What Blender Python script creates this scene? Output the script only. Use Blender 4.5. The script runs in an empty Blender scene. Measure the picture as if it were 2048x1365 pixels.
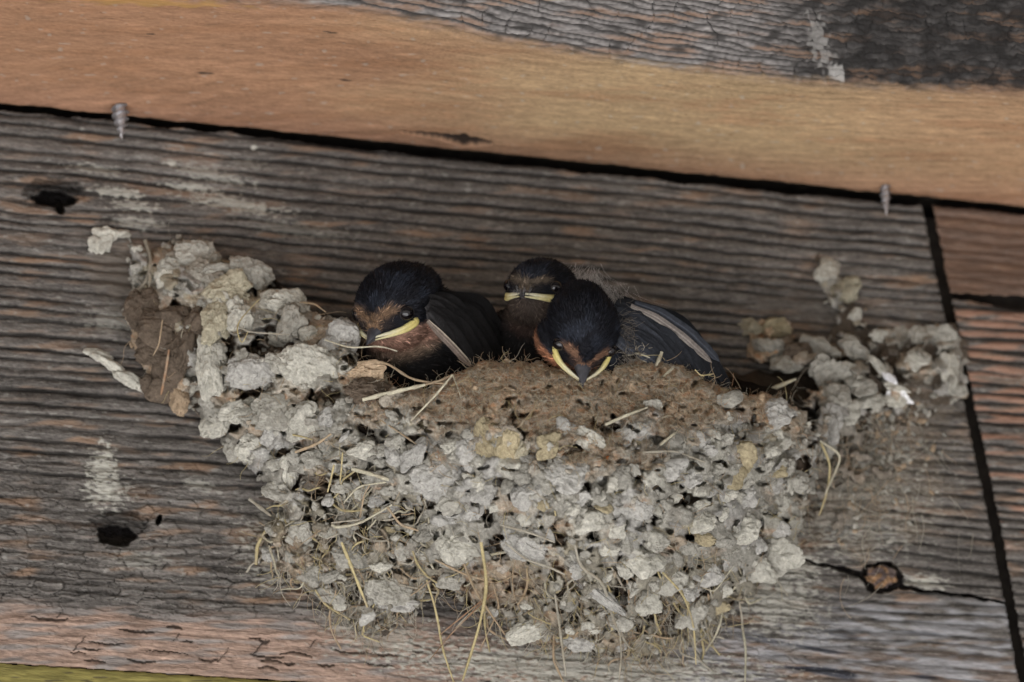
import bpy, bmesh, math, random
import numpy as np
from mathutils import Vector, Matrix
random.seed(7); RNG = np.random.default_rng(11)
SC = bpy.context.scene
COL = SC.collection

# ------------------------------------------------------------------ camera
DIST, LENS, WPX, HPX = 2.1, 307.6, 2048.0, 1365.0
FPX = LENS / 36.0 * WPX
K = DIST / FPX                                   # metres covered by one photo pixel (~0.12 mm)
ELEV, YAW = math.radians(25), math.radians(10)
TARGET = np.array([0.0, 0.0, 2.5])               # point of the wall in the middle of the picture
DIRC = np.array([-math.sin(YAW) * math.cos(ELEV), -math.cos(YAW) * math.cos(ELEV), -math.sin(ELEV)])
CAM = TARGET + DIST * DIRC
FWD = -DIRC
_R0 = np.cross(FWD, [0, 0, 1]); _R0 /= np.linalg.norm(_R0)
_U0 = np.cross(_R0, FWD)
def basis(r):
    c, s = math.cos(r), math.sin(r)
    return c * _R0 + s * _U0, c * _U0 - s * _R0
def wall_z(px, py, r):
    R, U = basis(r)
    ray = FWD * FPX + R * (px - WPX / 2) - U * (py - HPX / 2)
    return (CAM + ray * (-CAM[1] / ray[1]))[2]
lo, hi = -0.3, 0.3                               # roll that makes the eave line level
for _ in range(50):
    mid = (lo + hi) / 2
    a = wall_z(2048, 422, mid) - wall_z(0, 212, mid)
    b = wall_z(2048, 422, lo) - wall_z(0, 212, lo)
    if (a > 0) == (b > 0): lo = mid
    else: hi = mid
ROLL = (lo + hi) / 2
RGT, UPV = basis(ROLL)
TOW = -FWD
print('roll', math.degrees(ROLL))

cd = bpy.data.cameras.new('camera'); cam = bpy.data.objects.new('camera', cd); COL.objects.link(cam)
cd.lens = LENS; cd.sensor_width = 36; cd.clip_start = 0.05; cd.clip_end = 200
M = Matrix(((RGT[0], UPV[0], TOW[0], CAM[0]), (RGT[1], UPV[1], TOW[1], CAM[1]), (RGT[2], UPV[2], TOW[2], CAM[2]), (0, 0, 0, 1)))
cam.matrix_world = M
SC.camera = cam
cd.dof.use_dof = True; cd.dof.aperture_fstop = 12.5

# ------------------------------------------------------------------ light
w = bpy.data.worlds.new('World'); SC.world = w; w.use_nodes = True
SUN_EL, SUN_AZ = math.radians(52), math.radians(-25)      # azimuth measured from straight out of the wall
nt = w.node_tree; bgn = nt.nodes['Background']
sky = nt.nodes.new('ShaderNodeTexSky'); sky.sky_type = 'NISHITA'; sky.sun_disc = False
sky.sun_elevation = SUN_EL; sky.sun_rotation = math.pi - SUN_AZ
sky.air_density = 1.0; sky.dust_density = 3.0; sky.ozone_density = 1.0
nt.links.new(sky.outputs[0], bgn.inputs[0]); bgn.inputs[1].default_value = 0.05
sd = bpy.data.lights.new('sun', 'SUN'); sun = bpy.data.objects.new('sun', sd); COL.objects.link(sun)
sd.energy = 5.0; sd.angle = math.radians(0.5); sd.color = (1.0, 0.975, 0.945)
sdir = Vector((-math.sin(-SUN_AZ) * math.cos(SUN_EL), -math.cos(SUN_AZ) * math.cos(SUN_EL), math.sin(SUN_EL)))
sun.rotation_euler = sdir.to_track_quat('Z', 'Y').to_euler(); sun.location = (0, -3, 6)
vs = SC.view_settings; vs.view_transform = 'Standard'; vs.look = 'None'; vs.gamma = 1; vs.exposure = 2.05
try: vs.use_curve_mapping = False
except Exception: pass
SC.render.engine = 'CYCLES'

# ------------------------------------------------------------------ photo-plane helpers
def rays(px, py):
    px = np.asarray(px, float); py = np.asarray(py, float)
    return FWD * FPX + RGT * (px - WPX / 2)[..., None] - UPV * (py - HPX / 2)[..., None]
def P(px, py, d=0.0):
    """point seen at (px,py) lying d pixel-units (K metres) out from the wall"""
    r = rays(px, py); d = np.asarray(d, float)
    t = (-d * K - CAM[1]) / r[..., 1]
    return CAM + r * t[..., None]
ZC = wall_z(1024, 317, ROLL)                     # level of the underside of the eave board
def C(px, py, h=0.0):
    r = rays(px, py); t = (ZC - CAM[2]) / r[..., 2]
    p = CAM + r * t[..., None]; p[..., 2] -= np.asarray(h) * K
    return p
cd.dof.focus_distance = float(np.dot(P(1100, 800, 380) - CAM, FWD))

# ------------------------------------------------------------------ noise
_perm = np.random.default_rng(3).permutation(4096).astype(np.int64)
def _h(i, j, k): return _perm[(_perm[(_perm[i & 4095] + j) & 4095] + k) & 4095]
def noise(x, y, z=0.0):
    x, y, z = np.broadcast_arrays(np.asarray(x, float), np.asarray(y, float), np.asarray(z, float))
    xi, yi, zi = np.floor(x).astype(np.int64), np.floor(y).astype(np.int64), np.floor(z).astype(np.int64)
    xf, yf, zf = x - xi, y - yi, z - zi
    f = lambda t: t * t * t * (t * (t * 6 - 15) + 10)
    u, v, w_ = f(xf), f(yf), f(zf)
    out = 0
    for a in (0, 1):
        for b in (0, 1):
            for c in (0, 1):
                h = _h(xi + a, yi + b, zi + c)
                th = h * (2 * np.pi / 4096.0) * 7; ph = ((h * 61) % 4096) / 4096.0 * 2 - 1
                s = np.sqrt(1 - ph * ph)
                g = (xf - a) * np.cos(th) * s + (yf - b) * np.sin(th) * s + (zf - c) * ph
                out = out + g * (u if a else 1 - u) * (v if b else 1 - v) * (w_ if c else 1 - w_)
    return out * 1.6
def hash1(i, s=0):
    return _perm[(_perm[np.asarray(i).astype(np.int64) & 4095] + s * 131) & 4095] / 4096.0
def sstep(a, b, x):
    t = np.clip((x - a) / (b - a), 0, 1); return t * t * (3 - 2 * t)
def mix(a, b, t): return a * (1 - t[..., None]) + np.asarray(b) * t[..., None]
def blob(u, v, cu, cv, ru, rv, ang=0):
    c, s = math.cos(math.radians(ang)), math.sin(math.radians(ang))
    du, dv = u - cu, v - cv
    return np.sqrt(((du * c + dv * s) / ru) ** 2 + ((-du * s + dv * c) / rv) ** 2)

# ------------------------------------------------------------------ object helpers
def tag(o, label=None, cat=None, group=None, kind=None):
    if label: o['label'] = label
    if cat: o['category'] = cat
    if group: o['group'] = group
    if kind: o['kind'] = kind
    return o
def empty(name, loc):
    o = bpy.data.objects.new(name, None); COL.objects.link(o); o.location = Vector(loc)
    o.empty_display_size = 0.01
    return o
def mesh_obj(name, verts, faces, mat, parent=None, col=None, smooth=True, origin=None):
    verts = np.asarray(verts, float)
    org = np.array(parent.location) if parent is not None else (np.array(origin) if origin is not None else verts.mean(0))
    if parent is not None and parent.parent is not None:
        org = org + np.array(parent.parent.location)
    me = bpy.data.meshes.new(name)
    vl = (verts - org).astype(np.float32)
    if isinstance(faces, np.ndarray):
        n = len(faces); m = faces.shape[1]
        me.vertices.add(len(vl)); me.vertices.foreach_set('co', vl.ravel())
        me.loops.add(n * m); me.loops.foreach_set('vertex_index', faces.astype(np.int32).ravel())
        me.polygons.add(n); me.polygons.foreach_set('loop_start', np.arange(0, n * m, m, dtype=np.int32))
        try: me.polygons.foreach_set('loop_total', np.full(n, m, dtype=np.int32))
        except Exception: pass
        me.update(calc_edges=True); me.validate()
    else:
        me.from_pydata([tuple(v) for v in vl], [], faces); me.update()
    me.polygons.foreach_set('use_smooth', [smooth] * len(me.polygons))
    if col is not None:
        at = me.color_attributes.new('tint', 'FLOAT_COLOR', 'POINT')
        c4 = np.ones((len(vl), 4), np.float32); c4[:, :3] = np.clip(col, 0, 1)
        at.data.foreach_set('color', c4.ravel())
    me.materials.append(mat)
    o = bpy.data.objects.new(name, me); COL.objects.link(o)
    if parent is not None: o.parent = parent
    else: o.location = Vector(org)
    return o

class Bag:
    """collects pieces into one mesh"""
    def __init__(s): s.v, s.f, s.c, s.n = [], [], [], 0
    def add(s, v, f, c):
        v = np.asarray(v, float); f = np.asarray(f, int)
        c = np.broadcast_to(np.asarray(c, float), (len(v), 3))
        s.v.append(v); s.f.append(f + s.n); s.c.append(c); s.n += len(v)
    def build(s, name, mat, parent=None, smooth=True, origin=None):
        fs = s.f; m = {f.shape[1] for f in fs}
        if m == {3} or m == {4}: F = np.vstack(fs)
        else: F = [list(r) for f in fs for r in f]
        return mesh_obj(name, np.vstack(s.v), F, mat, parent, np.vstack(s.c), smooth, origin)

def solid_grid(nu, nv, front, mask, back):
    """front/back (nv,nu,3) arrays, mask (nv-1,nu-1) cells kept -> verts, quads"""
    idx = np.arange(nu * nv).reshape(nv, nu); N = nu * nv
    a, b, c, d = idx[:-1, :-1], idx[:-1, 1:], idx[1:, 1:], idx[1:, :-1]
    fr = np.stack([a, d, c, b], -1)[mask]
    pm = np.pad(mask, 1)
    q = []
    for (dy, dx, e0, e1) in ((-1, 0, a, b), (1, 0, c, d), (0, -1, d, a), (0, 1, b, c)):
        nb = pm[1 + dy:1 + dy + mask.shape[0], 1 + dx:1 + dx + mask.shape[1]]
        m = mask & ~nb
        q.append(np.stack([e0[m], e1[m], e1[m] + N, e0[m] + N], -1))
    F = np.vstack([fr] + q)
    V = np.concatenate([front.reshape(-1, 3), back.reshape(-1, 3)])
    used = np.unique(F); remap = np.zeros(len(V), int); remap[used] = np.arange(len(used))
    return V[used], remap[F], used

# ------------------------------------------------------------------ materials
def mat_tint(name, rough=0.85, var=0.35, scale=900.0, stretch=(1, 1, 1), bump=0.4, bdist=0.0004, spec=0.25, fine=3.0, sheen=0):
    m = bpy.data.materials.new(name); m.use_nodes = True; n = m.node_tree.nodes; L = m.node_tree.links
    b = n['Principled BSDF']; b.inputs['Roughness'].default_value = rough
    b.inputs['Specular IOR Level'].default_value = spec
    if sheen: b.inputs['Sheen Weight'].default_value = sheen
    at = n.new('ShaderNodeAttribute'); at.attribute_name = 'tint'
    tc = n.new('ShaderNodeTexCoord'); mp = n.new('ShaderNodeMapping'); mp.inputs['Scale'].default_value = stretch
    L.new(tc.outputs['Object'], mp.inputs[0])
    n1 = n.new('ShaderNodeTexNoise'); n1.inputs['Scale'].default_value = scale; n1.inputs['Detail'].default_value = 6; n1.inputs['Roughness'].default_value = 0.65
    n2 = n.new('ShaderNodeTexNoise'); n2.inputs['Scale'].default_value = scale * fine; n2.inputs['Detail'].default_value = 4
    L.new(mp.outputs[0], n1.inputs[0]); L.new(mp.outputs[0], n2.inputs[0])
    mr = n.new('ShaderNodeMapRange'); mr.inputs[1].default_value = 0.3; mr.inputs[2].default_value = 0.7
    mr.inputs[3].default_value = 1 - var; mr.inputs[4].default_value = 1 + var
    L.new(n1.outputs[0], mr.inputs[0])
    mr2 = n.new('ShaderNodeMapRange'); mr2.inputs[1].default_value = 0.3; mr2.inputs[2].default_value = 0.7
    mr2.inputs[3].default_value = 1 - var * .6; mr2.inputs[4].default_value = 1 + var * .6
    L.new(n2.outputs[0], mr2.inputs[0])
    mu = n.new('ShaderNodeMath'); mu.operation = 'MULTIPLY'; L.new(mr.outputs[0], mu.inputs[0]); L.new(mr2.outputs[0], mu.inputs[1])
    vm = n.new('ShaderNodeVectorMath'); vm.operation = 'SCALE'
    L.new(at.outputs['Color'], vm.inputs[0]); L.new(mu.outputs[0], vm.inputs['Scale']); L.new(vm.outputs[0], b.inputs['Base Color'])
    if bump:
        ad = n.new('ShaderNodeMath'); ad.operation = 'ADD'; L.new(n1.outputs[0], ad.inputs[0]); L.new(n2.outputs[0], ad.inputs[1])
        bp = n.new('ShaderNodeBump'); bp.inputs['Strength'].default_value = bump; bp.inputs['Distance'].default_value = bdist
        L.new(ad.outputs[0], bp.inputs['Height']); L.new(bp.outputs[0], b.inputs['Normal'])
    return m
def mat_flat(name, color, rough=0.5, metal=0.0, coat=0.0, scale=1500, var=0.15, bump=0.15, sss=0):
    m = bpy.data.materials.new(name); m.use_nodes = True; n = m.node_tree.nodes; L = m.node_tree.links
    b = n['Principled BSDF']; b.inputs['Roughness'].default_value = rough; b.inputs['Metallic'].default_value = metal
    b.inputs['Coat Weight'].default_value = coat
    tc = n.new('ShaderNodeTexCoord'); n1 = n.new('ShaderNodeTexNoise'); n1.inputs['Scale'].default_value = scale; n1.inputs['Detail'].default_value = 5
    L.new(tc.outputs['Object'], n1.inputs[0])
    r = n.new('ShaderNodeValToRGB')
    r.color_ramp.elements[0].position = .3; r.color_ramp.elements[1].position = .7
    r.color_ramp.elements[0].color = tuple(c * (1 - var) for c in color) + (1,)
    r.color_ramp.elements[1].color = tuple(min(1, c * (1 + var)) for c in color) + (1,)
    L.new(n1.outputs[0], r.inputs[0]); L.new(r.outputs[0], b.inputs['Base Color'])
    if bump:
        bp = n.new('ShaderNodeBump'); bp.inputs['Strength'].default_value = bump; bp.inputs['Distance'].default_value = 0.0002
        L.new(n1.outputs[0], bp.inputs['Height']); L.new(bp.outputs[0], b.inputs['Normal'])
    return m
M_WOOD = mat_tint('weathered_wood', .9, .28, 500, (0.25, 1, 1.6), .5, .0005)
M_SOFF = mat_tint('eave_wood', .8, .13, 500, (0.18, 1, 1), .25, .0003)
M_MUD = mat_tint('dried_mud', .95, .26, 700, (1, 1, 1), .5, .0004, .1)
M_STRAW = mat_tint('dry_straw', .65, .2, 900, (1, 1, 1), .3, .0002, .3)
M_FEATH = mat_tint('plumage', .62, .25, 900, (1, 1, 1), .3, .0002, .12, sheen=0)
M_BEAK = mat_tint('horn', .45, .15, 800, (1, 1, 1), .15, .0002, .4)
M_EYE = mat_flat('eye_gloss', (.005, .004, .005), .05, 0, 0.0, bump=0); M_EYE.node_tree.nodes['Principled BSDF'].inputs['Specular IOR Level'].default_value = .6
M_STEEL = mat_flat('galvanised_steel', (.5, .5, .52), .36, .8, scale=2500, var=.35)
M_DARK = mat_flat('dark_backing', (.035, .028, .022), .95, scale=300, var=.4)  # near-black backing, puts shade into the gaps between the boards
M_GROUND = mat_flat('dark_soil', (.085, .080, .075), .95, scale=3, var=.2, bump=0)

# ------------------------------------------------------------------ setting: ground, wall and roof the boards hang on
def box(name, lo_, hi_, mat):
    x0, y0, z0 = lo_; x1, y1, z1 = hi_
    v = [(x, y, z) for z in (z0, z1) for y in (y0, y1) for x in (x0, x1)]
    f = np.array([(0, 2, 3, 1), (4, 5, 7, 6), (0, 1, 5, 4), (2, 6, 7, 3), (0, 4, 6, 2), (1, 3, 7, 5)])
    o = mesh_obj(name, v, f, mat, smooth=False); return o
gs = 60
g = mesh_obj('ground', [(-gs, -gs, 0), (gs, -gs, 0), (gs, gs, 0), (-gs, gs, 0)], np.array([(0, 1, 2, 3)]), M_GROUND, smooth=False)
tag(g, kind='structure')
M_BOUNCE = mat_flat('pale_bounce', (.60, .60, .61), .9, scale=6, var=.1, bump=0)  # added unseen pale slab, bounces sunlight up onto wall and eave
p_ = mesh_obj('bounce_slab', [(-3.6, -4.2, .012), (1.6, -4.2, .012), (1.6, -1.0, .012), (-3.6, -1.0, .012)], np.array([(0, 1, 2, 3)]), M_BOUNCE, smooth=False)
tag(p_, kind='structure')
tag(box('wall', (-3, 0.0085, 0), (3, 0.10, ZC - 0.0005), M_DARK), kind='structure')
tag(box('ceiling', (-3, -0.75, ZC + 0.006), (3, 0.10, ZC + 0.05), M_DARK), kind='structure')

# ------------------------------------------------------------------ weathered boards
GR = np.array([.142, .130, .118])
def seam_x(v): return np.interp(v, [380, 560, 780, 1050, 1340, 1600], [1848, 1884, 1932, 1990, 2044, 2100])
def junction(u): return 214 + .1015 * u
def worley(x, y, s=0, jit=.9):
    xi, yi = np.floor(x).astype(np.int64), np.floor(y).astype(np.int64)
    f1 = np.full(x.shape, 9.0); f2 = f1.copy(); cid = np.zeros(x.shape, np.int64)
    for a in (-1, 0, 1):
        for b in (-1, 0, 1):
            h = _h(xi + a, yi + b, np.int64(s)); h2 = _perm[(h + 77) & 4095]
            dx = xi + a + .5 + jit * (h / 4096.0 - .5) - x; dy = yi + b + .5 + jit * (h2 / 4096.0 - .5) - y
            d = np.hypot(dx, dy); c = d < f1
            f2 = np.where(c, f1, np.minimum(f2, d)); cid = np.where(c, h, cid); f1 = np.where(c, d, f1)
    return f1, f2, cid
def wood(u, v, seed, orange=.0, sp=23.0):
    """relief (pixel units) and colour of weathered boarding"""
    g = v - u * (.100 - .000035 * (v - 300)) + 10 * noise(u / 700, v / 260, seed) + 3.5 * noise(u / 170, v / 60, seed + 5)
    low = sstep(780, 1150, v) * (1 - sstep(1500, 1800, u))
    knots = [(105, 395, 60, 26), (232, 1065, 62, 34), (1760, 1150, 60, 42)]
    for (ku, kv, ru, rv) in knots:                            # grain flows round the knots
        q = blob(u, v, ku, kv, ru * 2.2, rv * 2.2)
        g = g + np.sign(kv - v) * 14 * np.exp(-q * q) * np.clip(np.abs(v - kv) / rv, 0, 1)
    ph = g / sp + .55 * noise(g / 60, 3.3, seed) + .10 * noise(u / 60, v / 20, seed)
    idx = np.floor(ph); fr = ph - idx
    gwid = .80 + .10 * noise(u / 130, g / 40, seed + 3)
    asym = np.clip(fr / gwid, 0, 1); rid = np.where(fr < gwid, np.sin(np.pi * asym) ** .5, 0)
    gst = np.clip(.85 + .55 * noise(u / 150, g / 33, seed + 4) + .5 * (hash1(idx, 12) - .5), .12, 1) * (1 - .45 * low)   # how deep each groove is worn
    rid = 1 - (1 - rid) * gst
    depth = 6.0 * (0.55 + .8 * hash1(idx + 50, 3))
    h = depth * rid - depth + 5 * noise(u / 220, v / 45, seed + 6)
    g2 = g / 8.5 + .9 * noise(u / 90, v / 14, seed + 2)
    h += .7 * np.sin(2 * np.pi * g2) * np.clip(noise(u / 80, v / 30, seed + 9) * 2, 0, 1)
    # weathered scales: plates lifted along the grain with thin dark cracks between
    wx = u / 58 + .5 * noise(u / 50, v / 30, seed + 50); wy = g / 15 + .45 * noise(u / 45, v / 12, seed + 51)
    f1, f2, cid = worley(wx, wy, int(seed)); pk_ = (cid % 997) / 997.0
    lw = np.clip(low + .12 + .35 * noise(u / 200, v / 80, seed + 52), 0, 1)
    on = (pk_ > .25 + .3 * (1 - lw))
    crack = sstep(.07, .0, f2 - f1) * on * lw
    fy = wy - np.floor(wy)
    h += ((pk_ - .5) * 6.0 + 3.5 * (.5 - fy)) * lw - crack * 5
    n1 = noise(u / 34, v / 9, seed + 20); n2 = noise(u / 9, v / 3.5, seed + 21); n3 = noise(u / 260, v / 90, seed + 22); n4 = noise(u / 3.5, v / 2.2, seed + 23)
    h += 2.0 * n1 + 1.2 * n2 + .5 * n4
    c = np.ones(u.shape + (3,)) * GR
    tone = .95 + .34 * n1 + .34 * n2 + .30 * n3 + .25 * n4 + .40 * (pk_ - .5) * lw
    late = sstep(.15, .8, rid)                                 # soft dark wood between hard pale rings
    c = c * (tone * (.30 + .74 * late) * (1 - .6 * crack))[..., None]
    si = cid
    om = sstep(.02, .55, noise(u / 110, v / 22, seed + 30) + .35 * n3 + .25 * n1 + orange - .08) * late * (.35 + .65 * hash1(idx * 3, 2))
    c = mix(c, np.array([.28, .175, .108]), np.clip(om, 0, 1) * .72)
    wm = sstep(.38, .62, noise(u / 22, v / 8, seed + 40) + .2 * n3 + .15 * n4) * late
    c = mix(c, [.30, .29, .265], wm * .55)
    return h, c, rid, idx, low

def board_mesh(name, us, vs_, inside, edge, seed, orange, extra, thick=58, sp=23.0, lift=0.0):
    U, V = np.meshgrid(us, vs_)
    h, c, rid, idx, low = wood(U, V, seed, orange, sp)
    if extra: h, c = extra(U, V, h, c, rid, low)
    if edge is not None:
        e = edge(U, V) + 2.5 * noise(U / 25, V / 12, seed + 60)
        t = np.clip(e / 9.0, 0, 1); h = h - 9 * (1 - np.sqrt(1 - (1 - t) ** 2)) 
        keep = e > 0
    else: keep = np.ones(U.shape, bool)
    mask = keep[:-1, :-1] & keep[1:, 1:] & keep[1:, :-1] & keep[:-1, 1:]
    front = P(U, V, h + lift); back = P(U, V, 0 * h - thick)
    vv, ff, used = solid_grid(len(us), len(vs_), front, mask, back)
    cc = np.concatenate([c.reshape(-1, 3), c.reshape(-1, 3)])[used]
    return mesh_obj(name, vv, ff, M_WOOD, None, cc)

def main_extra(U, V, h, c, rid, low):
    # paler bare strip along the foot of the board
    b = V - (1205 + .045 * U + 12 * noise(U / 120, V / 50, 77))
    pk = sstep(-18, 34, b) * (1 - sstep(600, 1250, U + 90 * noise(U / 90, V / 30, 78)) * .75)
    n = noise(U / 60, V / 12, 79)
    pink = np.array([.37, .262, .205]) * (0.95 + .30 * n + .22 * noise(U / 12, V / 4, 80) + .15 * noise(U / 4, V / 3, 81))[..., None]
    pink = mix(pink, [.25, .24, .23], sstep(.0, .45, noise(U / 90, V / 14, 82) + .4 * sstep(40, 0, b)) * .75)
    h = h * (1 - .55 * pk)
    # curved dark checks in the bare strip
    arc = np.zeros(U.shape); ra = np.random.default_rng(5)
    for _ in range(75):
        ax_, ay_ = ra.uniform(-200, 1700), ra.uniform(5, 110); ay_ = 1205 + .055 * ax_ + ay_; hw = ra.uniform(10, 42); bow = ra.uniform(-.3, .28) * hw; th_ = ra.uniform(1.2, 3.4)
        m_ = np.abs(U - ax_) < hw * 1.1
        q_ = (U[m_] - ax_) / hw; yy = V[m_] - ay_ + bow * (1 - q_ * q_) + 2.5 * noise(U[m_] / 9, ax_, 3) - .08 * (U[m_] - ax_)
        arc[m_] = np.maximum(arc[m_], sstep(1.3, .6, np.abs(yy) / (th_ * np.sqrt(np.clip(1.05 - q_ * q_, .02, 1)))) * (np.abs(q_) < 1))
    for _ in range(14):                                        # short cross breaks
        ax_, ay_ = ra.uniform(-200, 1500), ra.uniform(0, 110); ay_ = 1205 + .055 * ax_ + ay_; hh = ra.uniform(6, 18)
        m_ = np.abs(V - ay_) < hh
        arc[m_] = np.maximum(arc[m_], sstep(1.8, .6, np.abs(U[m_] - ax_ + (V[m_] - ay_) * .9 + 3 * noise(V[m_] / 5, ax_, 2))) * .8)
    h = h - arc * pk * 6
    c = c * (1 - pk[..., None]) + pink * pk[..., None] * (1 - .8 * arc)[..., None]
    # right foot of the board: bleached grey
    gw = sstep(1225, 1280, V - .02 * (U - 1300)) * sstep(1250, 1420, U)
    gw2 = sstep(1180, 1230, V) * sstep(1560, 1700, U)
    gw = np.clip(np.maximum(gw, gw2), 0, 1)
    st = noise(U / 130, (V - .12 * U) / 16, 90) + .5 * noise(U / 30, V / 9, 91)
    c = mix(c, [.30, .30, .31], gw * sstep(-.35, .3, st) * .8)
    c = mix(c, [.03, .033, .045], sstep(.35, .55, noise(U / 160, (V - .1 * U) / 22, 92)) * sstep(1240, 1300, V) * sstep(1400, 1500, U) * .9)
    # mineral splashes
    for (cu_, cv, ru, rv, a, s) in ((420, 350, 90, 14, 12, .6), (500, 330, 50, 10, 8, .3), (380, 375, 60, 12, 8, .7), (470, 408, 110, 16, 10, .8), (275, 445, 60, 14, 5, .6),
                                    (205, 945, 32, 60, 5, 1.0), (215, 985, 50, 35, 0, .7), (400, 970, 45, 14, 20, .5), (280, 1120, 60, 22, 0, .35), (345, 327, 8, 8, 0, .9), (508, 296, 9, 7, 0, .9), (222, 640, 60, 30, 0, .35),
                                    (195, 340, 60, 10, 8, .6), (235, 385, 55, 12, 8, .8), (270, 412, 50, 11, 5, .8), (600, 460, 130, 18, 8, .25), (1700, 1000, 160, 120, 0, .55), (1600, 1130, 60, 30, 10, .8), (1850, 1165, 50, 18, 5, .8), (1480, 1180, 120, 60, 0, .5), (1150, 1335, 400, 48, 3, .85), (560, 1090, 80, 90, 20, .6), (760, 1270, 130, 50, 15, .6), (1560, 1200, 90, 80, 0, .6)):
        q = blob(U, V, cu_, cv, ru, rv, a) + .9 * noise(U / 14, V / 6, 55) + .4 * noise(U / 5, V / 3, 56)
        m = sstep(1.0, .5, q) * s
        c = mix(c, [.40, .39, .34], m); h = h + 1.6 * m
    # knot holes
    for (ku, kv, ru, rv, a) in ((108, 398, 40, 15, 4), (232, 1072, 36, 19, 5), (318, 1040, 5, 9, 20), (120, 418, 12, 8, 60)):
        q = blob(U, V, ku, kv, ru, rv, a) + .25 * noise(U / 14, V / 9, 66)
        m = sstep(1.1, .9, q); h = h - 48 * m
        c = mix(c, [.022, .017, .013], sstep(1.2, .95, q))
    for (ku, kv, ru, rv) in ((105, 385, 62, 30), (240, 1048, 60, 28)):     # dark brown rings of the knots
        q = blob(U, V, ku, kv, ru, rv) + .3 * noise(U / 16, V / 7, 67)
        m = sstep(1.15, .8, q)
        rg = .5 + .5 * np.sin(q * 17)
        c = c * (1 - m * .62)[..., None]; h = h - 5 * m * rg
    # resin knot and long split, lower right
    sp_ = np.interp(U, [1560, 1640, 1700, 1760, 1850, 1950, 2040, 2100], [1112, 1128, 1142, 1166, 1182, 1194, 1212, 1222])
    q = np.abs(V - sp_ - 4 * noise(U / 30, 2.0, 5)) / (2.2 + 5 * np.clip((1 - np.abs(U - 1740) / 120), 0, 1) + 3 * noise(U / 25, 7.0, 5))
    m = sstep(1.2, .7, q) * sstep(1540, 1620, U); h = h - 40 * m; c = mix(c, [.03, .026, .024], m)
    q = blob(U, V, 1763, 1152, 34, 27, 10) + .22 * noise(U / 16, V / 14, 69) + .10 * noise(U / 6, V / 6, 68)
    q = q + .16 * sstep(1150, 1120, V)
    h = np.where(q < 1.25, np.where(q > .93, -32, 3 - 4 * q + 2.5 * noise(U / 7, V / 7, 70)), h)
    kc = np.ones(U.shape + (3,)) * np.array([.27, .16, .085]) * (.6 + .9 * noise(U / 9, V / 9, 71) + .4 * sstep(1130, 1165, V))[..., None]
    kc = mix(kc, [.10, .075, .07], sstep(-.15, .25, noise(U / 14, V / 12, 72) + sstep(1160, 1125, V) * .5))
    c = np.where((q < .93)[..., None], kc, np.where((q < 1.25)[..., None], np.array([.02, .017, .016]), c))
    # drier soil stain around the fallen half of the nest
    m = sstep(1.2, .5, blob(U, V, 1720, 880, 190, 220) + .6 * noise(U / 50, V / 40, 74) + .3 * noise(U / 10, V / 7, 73)) * .6
    c = mix(c, [.20, .165, .125], m); h = h + 4 * m * (1 + noise(U / 9, V / 8, 76))
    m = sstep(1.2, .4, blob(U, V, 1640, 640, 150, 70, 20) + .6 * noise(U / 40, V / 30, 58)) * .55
    c = mix(c, [.075, .066, .056], m)  # plain darker patch on the board above the fallen half
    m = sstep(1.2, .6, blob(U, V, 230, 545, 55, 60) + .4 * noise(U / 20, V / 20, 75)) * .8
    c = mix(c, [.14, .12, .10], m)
    return h, np.clip(c, .006, 1)

us = np.arange(-220, 2100, 2.4); vs_ = np.arange(190, 1420, 2.2)
def main_edge(U, V):
    top = V - (junction(U) + 5 + 6 * sstep(300, 900, U) + 6 * noise(U / 70, 1.1, 3)) 
    right = seam_x(V) - 9 - U
    bot = (1328 + .063 * U) - V
    return np.minimum(np.minimum(top, right), bot)
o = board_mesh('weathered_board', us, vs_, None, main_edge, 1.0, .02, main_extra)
tag(o, 'wide grey weathered board carrying the mud nest, two black knot holes at its left', 'board', 'boards of the wall')

def ru_edge(U, V): return np.minimum(np.minimum(U - seam_x(V) - 9, V - (junction(U) + 6)), (588 + .04 * (U - 1900)) - V)
def ru_extra(U, V, h, c, rid, low):
    c = mix(c, [.20, .115, .075], 0 * U + .62); return h * .5, c * .8
o = board_mesh('short_board', np.arange(1840, 2330, 3), np.arange(395, 640, 2.2), None, ru_edge, 4.0, .3, ru_extra)
tag(o, 'short brown smooth board in the upper right corner of the wall, above a dark gap', 'board', 'boards of the wall')
def rl_edge(U, V):
    gap = 598 + .04 * (U - 1900) + 16 * np.exp(-((U - 2030) / 60) ** 2)
    return np.minimum(U - seam_x(V) - 9, V - gap)
def rl_extra(U, V, h, c, rid, low):
    om = sstep(-.05, .3, noise(U / 90, V / 16, 31) + .3 * sstep(900, 620, V)) * sstep(.3, .8, rid)
    c = mix(c, [.36, .20, .135], om * .7 * (1 - sstep(1050, 1120, V)))
    return h, c
o = board_mesh('ridged_board', np.arange(1880, 2330, 3), np.arange(590, 1460, 2.2), None, rl_edge, 6.0, .1, rl_extra)
tag(o, 'orange and grey ridged board right of the slanting seam, below the dark gap', 'board', 'boards of the wall')
def yl_edge(U, V): return np.minimum(V - (1326 + .063 * U), 1390 + .063 * U - V + 30)
def yl_extra(U, V, h, c, rid, low):
    cc = np.ones(U.shape + (3,)) * np.array([.27, .235, .075]) * (.95 + .25 * noise(U / 90, V / 6, 41) + .15 * noise(U / 20, V / 3, 42))[..., None]
    cc = mix(cc, [.10, .085, .05], sstep(.4, .6, noise(U / 40, V / 7, 43)))
    return h * .25, cc
o = board_mesh('painted_board', np.arange(-220, 2350, 4), np.arange(1300, 1560, 2.2), None, yl_edge, 8.0, .0, yl_extra, lift=3)
tag(o, 'strip of yellow-green board along the very bottom edge of the wall', 'board', 'boards of the wall')

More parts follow.
